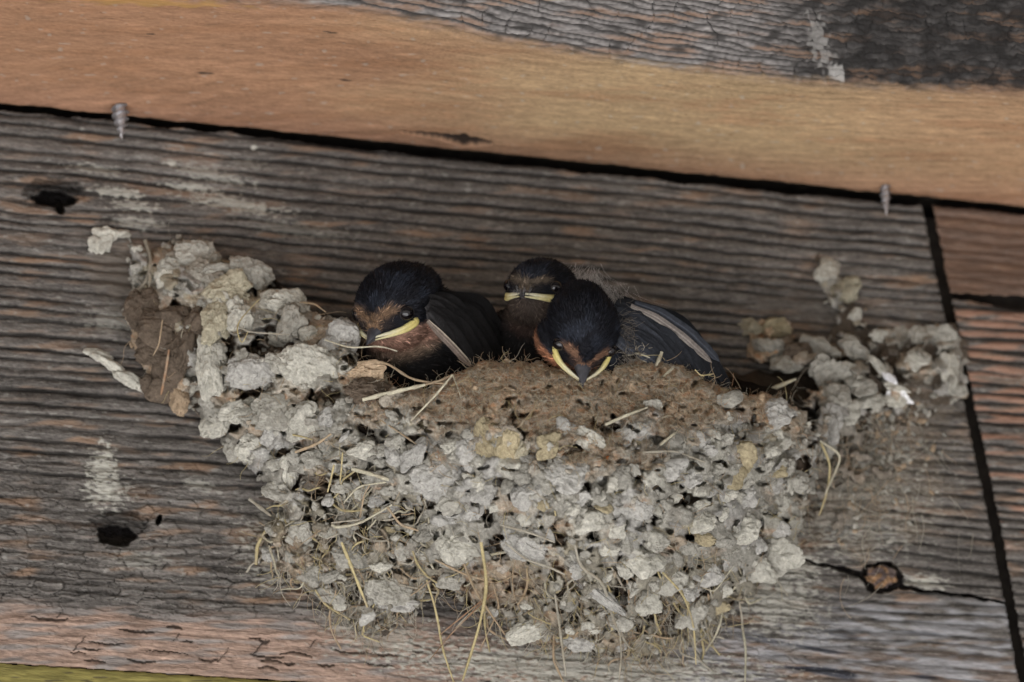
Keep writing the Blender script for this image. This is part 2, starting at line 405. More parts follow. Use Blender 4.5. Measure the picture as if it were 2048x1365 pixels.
# ------------------------------------------------------------------ eave board overhead
us = np.arange(-260, 2330, 2.6); vs_ = np.arange(-330, 440, 2.4)
U, V = np.meshgrid(us, vs_)
bnd = np.interp(us, [-300, 300, 480, 700, 850, 1000, 1250, 1500, 1700, 1860, 2048, 2330], [-70, -8, 8, 22, 52, 86, 128, 160, 178, 183, 192, 196])
bnd = np.convolve(np.pad(bnd, 20, mode='edge'), np.ones(41) / 41, 'valid')
B = np.broadcast_to(bnd, U.shape)
dk = B - V + 7 * noise(U / 60, V / 10, 101) + 5 * noise(U / 18, V / 5, 100)                    # >0 inside the dark weathered part
kx = blob(U, V, 1990, -40, 420, 150)
gw = (V - B) * (1 + .0006 * (U - 1000)) + 6 * noise(U / 260, V / 70, 102) - 22 * np.exp(-kx * kx) + 5 * noise(U / 80, V / 40, 104)
ph = gw / 14.5 + .7 * noise(gw / 40, 1.0, 103) + .22 * noise(U / 160, V / 12, 105)
idx = np.floor(ph); fr = ph - idx
rid = np.where(fr < .75, np.sin(np.pi * np.clip(fr / .75, 0, 1)) ** .6, 0)
dm = sstep(-9, 20, dk)
su = (U + .35 * V) / 46 + .8 * noise(U / 120, V / 60, 107); si = np.floor(su); rowz = np.floor(gw / 52 + .7 * hash1(si, 9))
crack = np.exp(-(((su - si) - .5) / .035) ** 2) * (hash1(si * 7 + 37 * rowz, 6) > .45) * sstep(-.4, .1, noise(U / 50, V / 30, 108))
n1 = noise(U / 40, V / 7, 110); n2 = noise(U / 10, V / 3, 111); n3 = noise(U / 300, V / 70, 112)
h = dm * (3.4 * (rid - 1) - 3.2 * crack + 2 * n1 + 1.2 * n2) + (1 - dm) * (.5 * n1 + .25 * n2 + .35 * np.sin(gw / 3.2 + 2 * n3))
lump = sstep(1450, 1750, U) * dm                              # rough bark-like patch, upper right
h = h + lump * 7 * noise(U / 22, V / 12, 113) + lump * 3 * noise(U / 7, V / 5, 114)
yel = sstep(500, 1300, U + 200 * n3)
ora = np.ones(U.shape + (3,)) * np.array([.460, .265, .155])
ora = mix(ora, [.54, .40, .225], yel * .85 * (1 - .5 * sstep(1500, 2000, U)))
ora = mix(ora, [.45, .26, .165], sstep(90, 0, junction(U) - V) * .75)
ora = mix(ora, [.36, .19, .10], sstep(.0, .5, noise(U / 330, V / 24, 127) + .3 * n1) * .45)
fib = noise(U / 60, gw / 1.6, 129)
ora = ora * np.array([.82, .80, .80]) * (1 + .16 * n1 + .16 * n2 + .20 * fib + .16 * n3 + .10 * noise(U / 4, V / 2.4, 128) + .05 * np.sin(gw / 2.6 + 3 * n3))[..., None]
ora = mix(ora, [.45, .42, .36], sstep(.5, .72, noise(U / 22, V / 7, 120)) * .45)
ora = mix(ora, [.20, .10, .05], sstep(.62, .8, noise(U / 13, V / 4, 121)) * .55)
ora = mix(ora, [.55, .33, .08], sstep(1.1, .3, blob(U, V, 270, 3, 230, 10, 3) + .9 * n1) * .45)
for (cx, cy, ru, rv) in ((410, 147, 20, 2), (690, 161, 14, 1.8), (300, 68, 10, 1.5), (660, 65, 16, 1.5)):
    ora = mix(ora, [.06, .04, .03], sstep(1.2, .6, blob(U, V, cx, cy, ru, rv, 4)))
gd = np.ones(U.shape + (3,)) * np.array([.25, .235, .225])
gd = gd * ((.36 + .72 * sstep(.1, .75, rid) * (1 - .8 * lump)) * (.92 + .5 * n1 + .45 * n2))[..., None] * (1 - .75 * crack)[..., None]
gd = mix(gd, [.33, .20, .125], sstep(.0, .4, noise(U / 140, V / 22, 122) + .3 * sstep(60, 0, dk)) * .6 * sstep(.2, .8, rid))
gd = mix(gd, [.045, .042, .04], np.clip(sstep(.0, .45, noise(U / 45, V / 22, 123) + .45 * lump - .25), 0, 1) * .85)
gd = gd * (1 - .5 * lump)[..., None]
gd = mix(gd, [.40, .39, .37], sstep(1.1, .6, blob(U, V, 1675, 148, 14, 24, -30) + .5 * noise(U / 8, V / 8, 125)) * .9)
gd = mix(gd, [.34, .33, .31], sstep(1.1, .6, blob(U, V, 1640, 90, 20, 55, -15) + 1.1 * noise(U / 12, V / 12, 126)) * .6)
c = ora * (1 - dm)[..., None] + gd * dm[..., None]
# slot-shaped gouge and the chipped back edge
gx = (1 + .25 * noise(U / 12, 1.0, 9)) * np.interp(U, [800, 880, 905, 925, 985], [1, 5, 7, 12, 2]) * (U > 800) * (U < 985)
gy = np.interp(U, [800, 880, 920, 985], [263, 273, 281, 287])
m = sstep(1.15, .75, np.abs(V - gy) / (gx + .01)) * (gx > .3)
h = h - 9 * m; c = mix(c, [.035, .024, .018], np.clip(m * 1.6, 0, 1))
edge = junction(U) - V + 2.2 * noise(U / 60, 1.5, 130) + 1.2 * noise(U / 14, 2.5, 131)
t = np.clip(edge / 26.0, 0, 1); h = h - 11 * (1 - np.sqrt(1 - (1 - t) ** 2))
keep = edge > 0
mask = keep[:-1, :-1] & keep[1:, 1:] & keep[1:, :-1] & keep[:-1, 1:]
vv, ff, used = solid_grid(len(us), len(vs_), C(U, V, h), mask, C(U, V, 0 * h - 42))
cc = np.concatenate([c.reshape(-1, 3)] * 2)[used]
o = mesh_obj('eave_board', vv, ff, M_SOFF, None, np.clip(cc, .006, 1))
tag(o, 'orange-brown wooden board overhead, blackened and rough along its top right', 'board')

# ------------------------------------------------------------------ screws poking down through the eave board
def tube(pts, rad, sides=6, flat=1.0, cap=True, ref=None):
    pts = np.asarray(pts, float); n = len(pts); rad = np.broadcast_to(np.asarray(rad, float), (n,))
    tan = np.gradient(pts, axis=0); tan /= np.linalg.norm(tan, axis=1)[:, None] + 1e-12
    ref = TOW if ref is None else np.asarray(ref, float)
    b = np.cross(tan, ref); b /= np.linalg.norm(b, axis=1)[:, None] + 1e-12
    nn = np.cross(b, tan)
    an = np.linspace(0, 2 * np.pi, sides, endpoint=False)
    ring = pts[:, None] + rad[:, None, None] * (np.cos(an)[None, :, None] * b[:, None] + flat * np.sin(an)[None, :, None] * nn[:, None])
    v = ring.reshape(-1, 3); i = np.arange(n - 1)[:, None] * sides; j = np.arange(sides)[None]; j2 = (j + 1) % sides
    f = np.stack([i + j, i + j2, i + sides + j2, i + sides + j], -1).reshape(-1, 4)
    return v, f
def screw(px, py, length, rad, turns, label, tilt):
    top = C(px, py, 0); t = empty('screw', top)
    ax = np.array([tilt, 0, -1.0]); ax /= np.linalg.norm(ax)
    z = np.linspace(-.25, 1, 30); r = np.where(z < .35, 1.0, 1 - (z - .35) / .65 * .93) * rad * .6
    pts = top + ax * (z * length * K)[:, None]
    v, f = tube(pts, r * K, 14, ref=[0, 1, 0]); mesh_obj('shank', v, f, M_STEEL, t)
    n = 40 * turns; s = np.linspace(-.2, .92, n); a = s * turns * 2 * np.pi
    rr = (np.where(s < .35, 1.0, 1 - (s - .35) / .65 * .9)) * rad
    e1 = np.array([1, 0, 0.0]); e1 -= ax * e1.dot(ax); e1 /= np.linalg.norm(e1); e2 = np.cross(ax, e1)
    def ringp(q, dz): return top + ax * ((s * length + dz) * K)[:, None] + (q * K)[:, None] * (np.cos(a)[:, None] * e1 + np.sin(a)[:, None] * e2)
    A, Bm, Cc = ringp(rr * .48, -rad * .30), ringp(rr, 0), ringp(rr * .48, rad * .12)
    v = np.vstack([A, Bm, Cc]); i = np.arange(n - 1)
    f = np.vstack([np.stack([i, i + 1, i + 1 + n, i + n], -1), np.stack([i + n, i + n + 1, i + 1 + 2 * n, i + 2 * n], -1)])
    mesh_obj('thread', v, f, M_STEEL, t, smooth=False)
    tag(t, label, 'screw', 'screw tips coming through the eave board')
screw(240, 212, 74, 18, 5, 'steel screw tip with a coarse thread, the left one, above the two knot holes', .10)
screw(1771, 373, 66, 12, 5, 'thin steel screw tip hanging beside the slanting seam, blurred', .04)

# ------------------------------------------------------------------ nest
POLY1 = [(255, 470), (300, 500), (345, 476), (400, 480), (430, 505), (480, 520), (545, 535), (562, 575), (600, 600), (640, 628), (708, 640), (716, 690), (722, 735), (765, 745), (800, 778),
         (860, 772), (905, 748), (960, 724), (1040, 720), (1150, 738), (1240, 712), (1330, 716), (1400, 750), (1470, 785), (1560, 790), (1615, 830), (1635, 880), (1632, 960), (1605, 1040),
         (1590, 1110), (1550, 1160), (1490, 1195), (1450, 1250), (1390, 1290), (1300, 1318), (1180, 1310), (1080, 1275), (980, 1240), (900, 1190), (850, 1200), (810, 1240), (760, 1275), (720, 1262),
         (650, 1210), (570, 1155), (518, 1125), (512, 1070), (565, 1022), (530, 965), (475, 915), (405, 850), (375, 805), (330, 790), (300, 755), (268, 700), (245, 620), (262, 580), (258, 520)]
CP1 = [(880, 770, 370), (1000, 735, 440), (1170, 760, 455), (1300, 740, 430), (1430, 780, 380), (1560, 810, 270), (1630, 880, 200), (1640, 980, 110), (1150, 900, 500), (1150, 1050, 440), (1150, 1180, 300),
       (1200, 1310, 60), (1300, 1000, 450), (1450, 950, 360), (1450, 1100, 240), (1580, 1100, 60), (1480, 1200, 40), (950, 900, 430), (950, 1100, 250), (880, 1190, 60), (800, 850, 330), (720, 900, 270),
       (720, 1050, 170), (600, 950, 130), (560, 1100, 70), (510, 1110, 15), (700, 1180, 90), (780, 1260, 20), (1000, 1240, 60), (260, 520, 8), (250, 620, 12), (300, 700, 35), (350, 780, 25), (380, 560, 70),
       (450, 620, 130), (430, 750, 110), (560, 580, 110), (560, 740, 190), (700, 660, 230), (640, 640, 180), (720, 760, 280), (480, 880, 60), (600, 850, 190), (410, 840, 25), (300, 1000, 0), (1400, 1300, 10), (1800, 1000, 0), (400, 480, 20)]
def tps(cp):
    cp = np.array(cp, float); X = cp[:, :2] / 500; n = len(X)
    r = np.linalg.norm(X[:, None] - X[None], axis=2); A = r ** 2 * np.log(r + 1e-9)
    Mx = np.zeros((n + 3, n + 3)); Mx[:n, :n] = A + np.eye(n) * .01; Mx[:n, n] = 1; Mx[:n, n + 1:] = X; Mx[n, :n] = 1; Mx[n + 1:, :n] = X.T
    wv = np.linalg.solve(Mx, np.concatenate([cp[:, 2], [0, 0, 0]]))
    def f(u, v):
        u = np.asarray(u, float) / 500; v = np.asarray(v, float) / 500; out = wv[n] + wv[n + 1] * u + wv[n + 2] * v
        for i in range(n):
            r = np.hypot(u - X[i, 0], v - X[i, 1]); out = out + wv[i] * r * r * np.log(r + 1e-9)
        return np.maximum(out, 4)
    return f
depth1 = tps(CP1)
POLY2 = [(1488, 655), (1530, 632), (1572, 640), (1596, 690), (1640, 700), (1672, 640), (1632, 560), (1640, 515), (1680, 540), (1705, 590), (1712, 640), (1770, 668), (1830, 655), (1900, 640), (1935, 700),
         (1938, 790), (1900, 810), (1830, 825), (1800, 860), (1815, 900), (1820, 960), (1780, 990), (1760, 1050), (1700, 1040), (1680, 1090), (1640, 1075), (1600, 1060), (1590, 960), (1612, 880), (1630, 830), (1600, 800), (1640, 770), (1620, 740), (1560, 735), (1510, 730)]
CP2 = [(1500, 690, 12), (1560, 660, 20), (1640, 720, 60), (1650, 540, 8), (1690, 590, 14), (1720, 760, 95), (1800, 760, 75), (1780, 700, 40), (1900, 660, 8), (1930, 780, 6), (1850, 810, 20), (1640, 850, 130),
       (1690, 900, 34), (1650, 1000, 16), (1610, 960, 60), (1790, 900, 10), (1800, 960, 6), (1720, 980, 12), (1700, 1050, 6), (1640, 1070, 8), (1750, 850, 30), (1620, 790, 110)]
depth2 = tps(CP2)
def polydist(u, v, poly):
    p = np.array(poly, float); q = np.roll(p, -1, 0); best = np.full(u.shape, 1e9); ins = np.zeros(u.shape, bool)
    for (x0, y0), (x1, y1) in zip(p, q):
        dx, dy = x1 - x0, y1 - y0; t = np.clip(((u - x0) * dx + (v - y0) * dy) / (dx * dx + dy * dy), 0, 1)
        best = np.minimum(best, np.hypot(u - x0 - t * dx, v - y0 - t * dy))
        if y0 != y1:
            ins ^= ((y0 > v) != (y1 > v)) & (u < (x1 - x0) * (v - y0) / (y1 - y0) + x0)
    return np.where(ins, best, -best)
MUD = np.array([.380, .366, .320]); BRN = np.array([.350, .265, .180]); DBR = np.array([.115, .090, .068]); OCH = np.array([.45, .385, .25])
def brownness(u, v):
    rimline = np.interp(u, [700, 760, 880, 1000, 1150, 1300, 1450, 1560, 1640], [740, 785, 825, 850, 858, 845, 812, 815, 880])
    a = sstep(45, -35, v - rimline + 75 * noise(u / 60, v / 38, 7) + 40 * noise(u / 20, v / 15, 8)) * sstep(700, 760, u) * sstep(1640, 1540, u)
    b = sstep(1.2, .7, blob(u, v, 305, 690, 50, 110, -20)); c_ = sstep(1.15, .7, blob(u, v, 745, 770, 60, 40))
    d = sstep(1.2, .6, blob(u, v, 600, 800, 60, 22)) * .7 + sstep(1.2, .7, blob(u, v, 480, 800, 70, 20)) * .7
    e = sstep(1.2, .7, blob(u, v, 1180, 900, 70, 40)) * .7 + sstep(1.2, .6, blob(u, v, 1000, 1170, 90, 50)) * .6 + sstep(1.2, .6, blob(u, v, 600, 1110, 90, 60)) * .35
    f = sstep(.25, .5, noise(u / 60, v / 45, 31)) * .5
    return np.clip(np.maximum.reduce([a, b, c_, d, e, f]), 0, 1)
LOC = P(1100, 1330, 0)
nest = empty('swallow_nest', LOC)
tag(nest, 'cup-shaped nest of grey mud pellets and straw stuck to the board, holding three chicks', 'bird nest')

class Lut:
    """table of a slow 2-D function for quick point look-ups"""
    def __init__(s, fn, x0=150, x1=2000, y0=400, y1=1450, st=5):
        s.x0, s.y0, s.st = x0, y0, st; U, V = np.meshgrid(np.arange(x0, x1, st), np.arange(y0, y1, st)); s.a = fn(U.astype(float), V.astype(float))
    def __call__(s, u, v):
        i = np.clip((np.asarray(v) - s.y0) / s.st + .5, 0, s.a.shape[0] - 1).astype(int); j = np.clip((np.asarray(u) - s.x0) / s.st + .5, 0, s.a.shape[1] - 1).astype(int)
        return s.a[i, j]
PD1 = Lut(lambda u, v: polydist(u, v, POLY1)); PD2 = Lut(lambda u, v: polydist(u, v, POLY2)); BR = Lut(brownness)
PALE = np.array([.475, .46, .40]); GRY = np.array([.405, .395, .365]); YEL = np.array([.43, .395, .295])
PITS = [(735, 1068, 30, 20), (600, 905, 26, 16), (640, 975, 34, 26), (590, 960, 20, 18), (1372, 1000, 30, 12), (1385, 1075, 16, 10), (1305, 1215, 30, 30), (1470, 1240, 26, 34), (1112, 1078, 24, 14), (700, 950, 30, 12), (880, 1175, 26, 24), (1000, 1075, 12, 8),
        (660, 790, 24, 18), (505, 800, 30, 12), (560, 690, 36, 18), (1160, 890, 12, 10), (1000, 965, 16, 8), (1240, 1195, 20, 26), (1345, 1235, 34, 30), (700, 1180, 22, 26), (830, 880, 22, 10), (1608, 930, 14, 22), (1440, 930, 14, 10), (860, 1010, 12, 8), (590, 820, 18, 10), (1150, 1170, 20, 12), (455, 690, 16, 34), (540, 668, 30, 16), (520, 700, 40, 14), (385, 800, 14, 30), (350, 620, 10, 20), (560, 905, 16, 14), (465, 850, 16, 10), (640, 700, 14, 16), (392, 668, 14, 14), (700, 720, 14, 12), (590, 690, 16, 12)]
def mudwall(name, poly, depth, step, x0, x1, y0, y1, seed, rag, nl, rr, pits=()):
    us = np.arange(x0, x1, step); vs_ = np.arange(y0, y1, step); U, V = np.meshgrid(us, vs_)
    ragf = rag * (1 + 1.2 * sstep(1080, 1200, V))
    e = polydist(U, V, poly) + ragf * noise(U / 28, V / 28, seed) + ragf * .5 * noise(U / 10, V / 10, seed + 1)
    d0 = depth(U, V); R = 34.0; t = np.clip(e / R, 0, 1)
    d0 = np.maximum(d0 - R * (1 - np.sqrt(1 - (1 - t) ** 2)), 1)
    n1, n2, n3, n4 = noise(U / 38, V / 32, seed + 2), noise(U / 15, V / 13, seed + 3), noise(U / 6, V / 5, seed + 4), noise(U / 3, V / 3, seed + 5)
    rimf = brownness(U, V); low = np.clip(sstep(1140, 1250, V) + .8 * sstep(830, 760, U) * sstep(1010, 1080, V), 0, 1)
    WX, WY = noise(U / 30, V / 30, seed + 6) * .75 + noise(U / 11, V / 11, seed + 16) * .30, noise(U / 30, V / 30, seed + 7) * .75 + noise(U / 11, V / 11, seed + 17) * .30
    H = np.full(U.shape, -52.0) - 26 * sstep(720, 620, U) * sstep(950, 850, V) + 10 * n1 + 6 * n2; Cc = np.ones(U.shape + (3,)) * DBR * .75  # floor between lumps starts dark, painting shade into the crevices
    rg = np.random.default_rng(seed)
    for _ in range(nl):
        x, y = rg.uniform(x0, x1), rg.uniform(y0, y1)
        if Lut_pd(poly, x, y) < -2: continue
        if x < 640 and y < 900 and rg.random() < .55: continue
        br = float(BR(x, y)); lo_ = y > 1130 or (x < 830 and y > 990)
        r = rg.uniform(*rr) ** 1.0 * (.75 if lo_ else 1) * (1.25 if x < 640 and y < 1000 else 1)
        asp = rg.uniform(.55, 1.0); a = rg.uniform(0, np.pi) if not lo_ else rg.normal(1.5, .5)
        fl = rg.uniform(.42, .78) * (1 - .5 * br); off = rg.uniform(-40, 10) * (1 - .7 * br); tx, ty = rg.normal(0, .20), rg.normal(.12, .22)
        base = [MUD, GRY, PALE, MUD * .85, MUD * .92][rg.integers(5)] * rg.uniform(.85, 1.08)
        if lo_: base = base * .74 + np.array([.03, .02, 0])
        if br > .2: base = base * (1 - .85 * br) + BRN * rg.uniform(.9, 1.5) * .85 * br
        elif rg.random() < .05: base = base * .5 + OCH * .4
        i0, i1 = int((y - r * 1.9 - y0) / step), int((y + r * 1.9 - y0) / step) + 1; j0, j1 = int((x - r * 1.9 - x0) / step), int((x + r * 1.9 - x0) / step) + 1
        i0, j0 = max(i0, 0), max(j0, 0); sl = (slice(i0, i1), slice(j0, j1))
        u, v = U[sl] - x, V[sl] - y
        if u.size == 0: continue
        ca, sa = math.cos(a), math.sin(a)
        qx = (u * ca + v * sa) / r + WX[sl]; qy = (-u * sa + v * ca) / (r * asp) + WY[sl]; q2 = qx * qx + qy * qy
        hh = off + (u * tx + v * ty) + r * fl * np.sqrt(np.clip(1 - q2 ** 1.25, 0, 1)) + 3
        hh = np.where(q2 < 1, hh, -99)
        m = hh > H[sl]; H[sl] = np.where(m, hh, H[sl]); Cc[sl] = np.where(m[..., None], base, Cc[sl])
    Hs = H.copy()
    for _ in range(1):                                         # wet mud ran together: soften the joints a little
        Hs[1:-1, 1:-1] = (H[1:-1, 1:-1] * 4 + H[:-2, 1:-1] + H[2:, 1:-1] + H[1:-1, :-2] + H[1:-1, 2:]) / 8
    H = Hs * (1 - .35 * rimf)
    H = H + 3.2 * n2 * (1 - .3 * rimf) + 2.2 * n3 + 1.3 * n4 + low * 6 * noise(U / 9, V / 26, seed + 20) - low * 30 * sstep(.15, .45, noise(U / 26, V / 34, seed + 21)) - (1 - rimf) * 38 * sstep(.33, .46, noise(U / 26, V / 15, seed + 28))
    H = H + rimf * (4 * noise(U / 22, V / 16, seed + 22) + 3.5 * noise(U / 8, V / 7, seed + 23) - 12 * sstep(.45, .6, noise(U / 16, V / 13, seed + 24)))
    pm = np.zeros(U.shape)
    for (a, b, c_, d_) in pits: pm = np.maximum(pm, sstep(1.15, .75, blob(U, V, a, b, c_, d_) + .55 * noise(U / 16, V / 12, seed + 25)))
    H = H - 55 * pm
    if rag > 15:
        rn = noise(U / 34, V / 26, 301) + .5 * noise(U / 13, V / 11, 302); fall = sstep(830, 900, V); e = np.where(rn + .9 - .85 * fall < 0, -1, e); H = H * (1 - .5 * fall)
    d = np.maximum(d0 + H * sstep(0, 14, e), .6)
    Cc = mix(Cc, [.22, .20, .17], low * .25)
    if rag > 15: Cc = mix(Cc, [.21, .18, .145], fall * .75 + .15)
    c = Cc * (.95 + .16 * n2 + .20 * n3 + .16 * n4)[..., None]
    c = mix(c, DBR, np.maximum(pm, sstep(.2, .5, n1) * .25))  # pits tinted dark to paint in their shade, plus random brown patches
    c = mix(c, BRN * 1.35, rimf * .45) * (1 + .3 * n3 * rimf + .25 * n4 * rimf)[..., None]
    c = mix(c, [.46, .24, .12], sstep(.08, .5, noise(U / 17, V / 12, seed + 8) + .25 * noise(U / 120, V / 40, seed + 30)) * rimf * .7)
    c = mix(c, [.43, .39, .33], sstep(-.05, .4, noise(U / 30, V / 22, seed + 9) + .4 * n4) * rimf * .7)
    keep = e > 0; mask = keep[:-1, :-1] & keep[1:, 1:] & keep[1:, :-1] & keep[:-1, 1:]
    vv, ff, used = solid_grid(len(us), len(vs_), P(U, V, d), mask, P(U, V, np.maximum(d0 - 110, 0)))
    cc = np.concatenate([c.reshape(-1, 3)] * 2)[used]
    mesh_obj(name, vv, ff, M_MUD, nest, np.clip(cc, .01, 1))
    dg = np.where(keep, d, d0)
    def look(u, v):
        i = np.clip((np.asarray(v) - y0) / step + .5, 0, dg.shape[0] - 1).astype(int); j = np.clip((np.asarray(u) - x0) / step + .5, 0, dg.shape[1] - 1).astype(int)
        return dg[i, j]
    return look
def Lut_pd(poly, x, y): return float((PD1 if poly is POLY1 else PD2)(x, y))
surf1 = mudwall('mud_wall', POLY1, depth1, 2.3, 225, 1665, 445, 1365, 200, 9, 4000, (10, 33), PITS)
surf2 = mudwall('mud_wall', POLY2, depth2, 3.0, 1470, 1960, 500, 1110, 240, 20, 420, (8, 26), [(1600, 760, 34, 18), (1770, 700, 22, 12), (1700, 790, 14, 12), (1640, 660, 30, 14), (1730, 690, 10, 10), (1860, 700, 14, 16), (1780, 840, 20, 10), (1640, 900, 20, 16), (1600, 860, 20, 20)])
depth1 = Lut(depth1)
# inside of the cup: floor and back lining, tinted near black to paint in its shade
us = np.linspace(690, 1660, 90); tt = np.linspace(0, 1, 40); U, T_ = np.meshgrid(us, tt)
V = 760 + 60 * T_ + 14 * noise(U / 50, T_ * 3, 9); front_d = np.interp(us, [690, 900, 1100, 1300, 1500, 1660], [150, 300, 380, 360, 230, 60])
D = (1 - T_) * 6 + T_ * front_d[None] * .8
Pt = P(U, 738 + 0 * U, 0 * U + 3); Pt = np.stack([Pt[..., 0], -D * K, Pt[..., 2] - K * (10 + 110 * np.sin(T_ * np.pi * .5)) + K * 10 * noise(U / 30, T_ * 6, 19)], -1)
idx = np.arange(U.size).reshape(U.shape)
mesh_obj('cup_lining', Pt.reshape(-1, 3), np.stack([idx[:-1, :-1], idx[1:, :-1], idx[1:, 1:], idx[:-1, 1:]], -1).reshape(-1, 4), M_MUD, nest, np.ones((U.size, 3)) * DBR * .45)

def ico(sub):
    bm = bmesh.new(); bmesh.ops.create_icosphere(bm, subdivisions=sub, radius=1)
    v = np.array([x.co for x in bm.verts]); f = np.array([[x.index for x in p.verts] for p in bm.faces]); bm.free(); return v, f
ICO = {s: ico(s) for s in (2, 3, 4, 5, 6)}
def pellet(px, py, rx, ry, ang=0.0, col=MUD, d=None, depth=depth1, flat=.6, sub=4, lift=.1, rough=1.0, rng=RNG):
    v, f = ICO[sub]; s = rng.uniform(0, 500)
    n = noise(v[:, 0] * 1.1 + s, v[:, 1] * 1.1, v[:, 2] * 1.1); n2 = noise(v[:, 0] * 2.6 + s, v[:, 1] * 2.6, v[:, 2] * 2.6 + 9)
    n3 = noise(v[:, 0] * 6 + s, v[:, 1] * 6, v[:, 2] * 6); n4 = noise(v[:, 0] * 14 + s, v[:, 1] * 14, v[:, 2] * 14)
    r = 1 + rough * (.34 * n + .10 * (1 - 2.2 * np.abs(n2)) + .10 * n2 + .07 * n3 + .035 * n4)
    for _k in range(4):
        dv = rng.normal(size=3); dv /= np.linalg.norm(dv); r = r + rough * rng.uniform(.1, .36) * np.exp((v @ dv - 1) * rng.uniform(5, 14)) - .06
    q = v * r[:, None]
    rz = flat * (rx + ry) / 2
    a = math.radians(-ang); x, y = q[:, 0] * rx, q[:, 1] * ry
    X = x * math.cos(a) - y * math.sin(a); Y = x * math.sin(a) + y * math.cos(a); Z = q[:, 2] * rz
    tx, ty = rng.normal(0, .25, 2)
    Z = Z + X * tx + Y * (ty - .15)
    if d is None: d = float(depth(px, py))
    c0 = P(px, py, d + lift * rz)
    vw = c0 + K * (X[:, None] * RGT + Y[:, None] * UPV + Z[:, None] * TOW)
    cl = np.asarray(col) * (1 + .16 * n2 + .14 * n3 + .12 * n4)[:, None]
    return vw, f, np.clip(cl, .01, 1)
HAND = [(345, 540, 38, 30, 0, PALE * .8), (395, 510, 52, 34, 10, MUD), (330, 562, 26, 30, 0, PALE), (400, 560, 46, 44, 20, PALE * .8), (455, 588, 55, 42, -12, YEL), (430, 612, 40, 26, 10, PALE), (505, 545, 48, 32, 25, MUD), (448, 548, 48, 26, 5, MUD),
        (480, 640, 26, 38, 10, PALE), (436, 645, 34, 50, 15, YEL), (470, 625, 26, 30, 0, PALE), (572, 605, 48, 30, 10, PALE), (580, 650, 28, 40, 10, MUD), (540, 600, 26, 24, 0, PALE), (616, 735, 60, 46, 22, PALE), (500, 742, 56, 38, 6, GRY),
        (418, 738, 30, 62, -8, PALE), (688, 668, 36, 32, 10, GRY), (618, 668, 24, 17, 0, PALE), (652, 700, 26, 26, 0, GRY), (430, 848, 40, 28, -35, PALE), (475, 822, 44, 20, -30, PALE), (545, 820, 46, 42, 0, MUD), (605, 842, 48, 38, -35, PALE * .9),
        (507, 898, 44, 34, 0, PALE), (572, 948, 26, 42, 10, PALE), (555, 985, 36, 20, 20, MUD), (430, 700, 26, 22, 0, MUD), (735, 745, 44, 20, 0, BRN * 1.4), (735, 785, 50, 30, 8, DBR * 1.2), (470, 900, 26, 26, 0, MUD),
        (285, 620, 42, 50, 0, DBR), (325, 655, 50, 40, 0, DBR * 1.1), (310, 700, 44, 36, 10, DBR), (345, 730, 42, 44, 0, DBR * 1.15), (330, 775, 36, 30, 0, DBR * 1.2), (352, 640, 40, 28, 10, DBR), (395, 645, 30, 34, 20, DBR * 1.1), (370, 700, 30, 60, 20, DBR),
        (300, 770, 24, 24, 0, DBR), (360, 800, 22, 34, 0, BRN), (876, 902, 21, 20, 0, GRY * 1.05), (846, 890, 19, 17, 0, GRY), (1134, 952, 46, 38, 8, GRY * 1.08), (943, 905, 34, 34, 20, GRY), (975, 880, 30, 46, -12, OCH * .8), (1015, 900, 30, 48, 15, OCH), (1040, 905, 16, 24, 30, YEL),
        (972, 978, 32, 30, 0, GRY), (880, 968, 62, 42, 10, GRY), (1060, 925, 30, 15, 25, GRY), (1065, 985, 44, 34, 10, GRY), (920, 1090, 54, 40, 5, PALE * .95), (1050, 1095, 46, 30, 20, GRY), (1480, 915, 40, 38, 20, OCH * .85), (1390, 880, 36, 24, 0, GRY),
        (1280, 1120, 40, 34, 0, PALE), (1470, 950, 28, 30, 0, OCH * .8), (1550, 1110, 60, 42, 0, PALE * .9), (1510, 1140, 40, 30, 10, PALE * .9), (1060, 1262, 50, 26, -18, PALE), (1155, 1285, 36, 22, 10, GRY), (1540, 830, 46, 34, 10, GRY), (600, 1070, 30, 26, 0, MUD),
        (1200, 1190, 70, 16, 35, GRY * .9), (1290, 1205, 34, 26, 20, PALE * .9), (1380, 1230, 30, 34, 0, MUD), (1345, 1160, 36, 28, 10, MUD), (1420, 1150, 32, 26, 0, GRY), (1240, 1240, 30, 22, 0, MUD), (900, 1160, 30, 24, 0, MUD * .9), (700, 1110, 40, 28, 20, MUD * .85), (620, 1150, 34, 26, 30, MUD * .9), (660, 1190, 30, 20, 20, MUD * .85), (1480, 1060, 40, 30, 0, PALE), (1400, 1040, 34, 24, 0, PALE), (1260, 1010, 46, 30, 12, GRY), (1180, 1040, 40, 26, -15, PALE), (1330, 940, 40, 28, 0, GRY), (780, 1180, 50, 36, 10, MUD), (790, 1205, 60, 20, 5, GRY), (1130, 860, 24, 20, 0, GRY), (1180, 880, 30, 22, 30, PALE)]
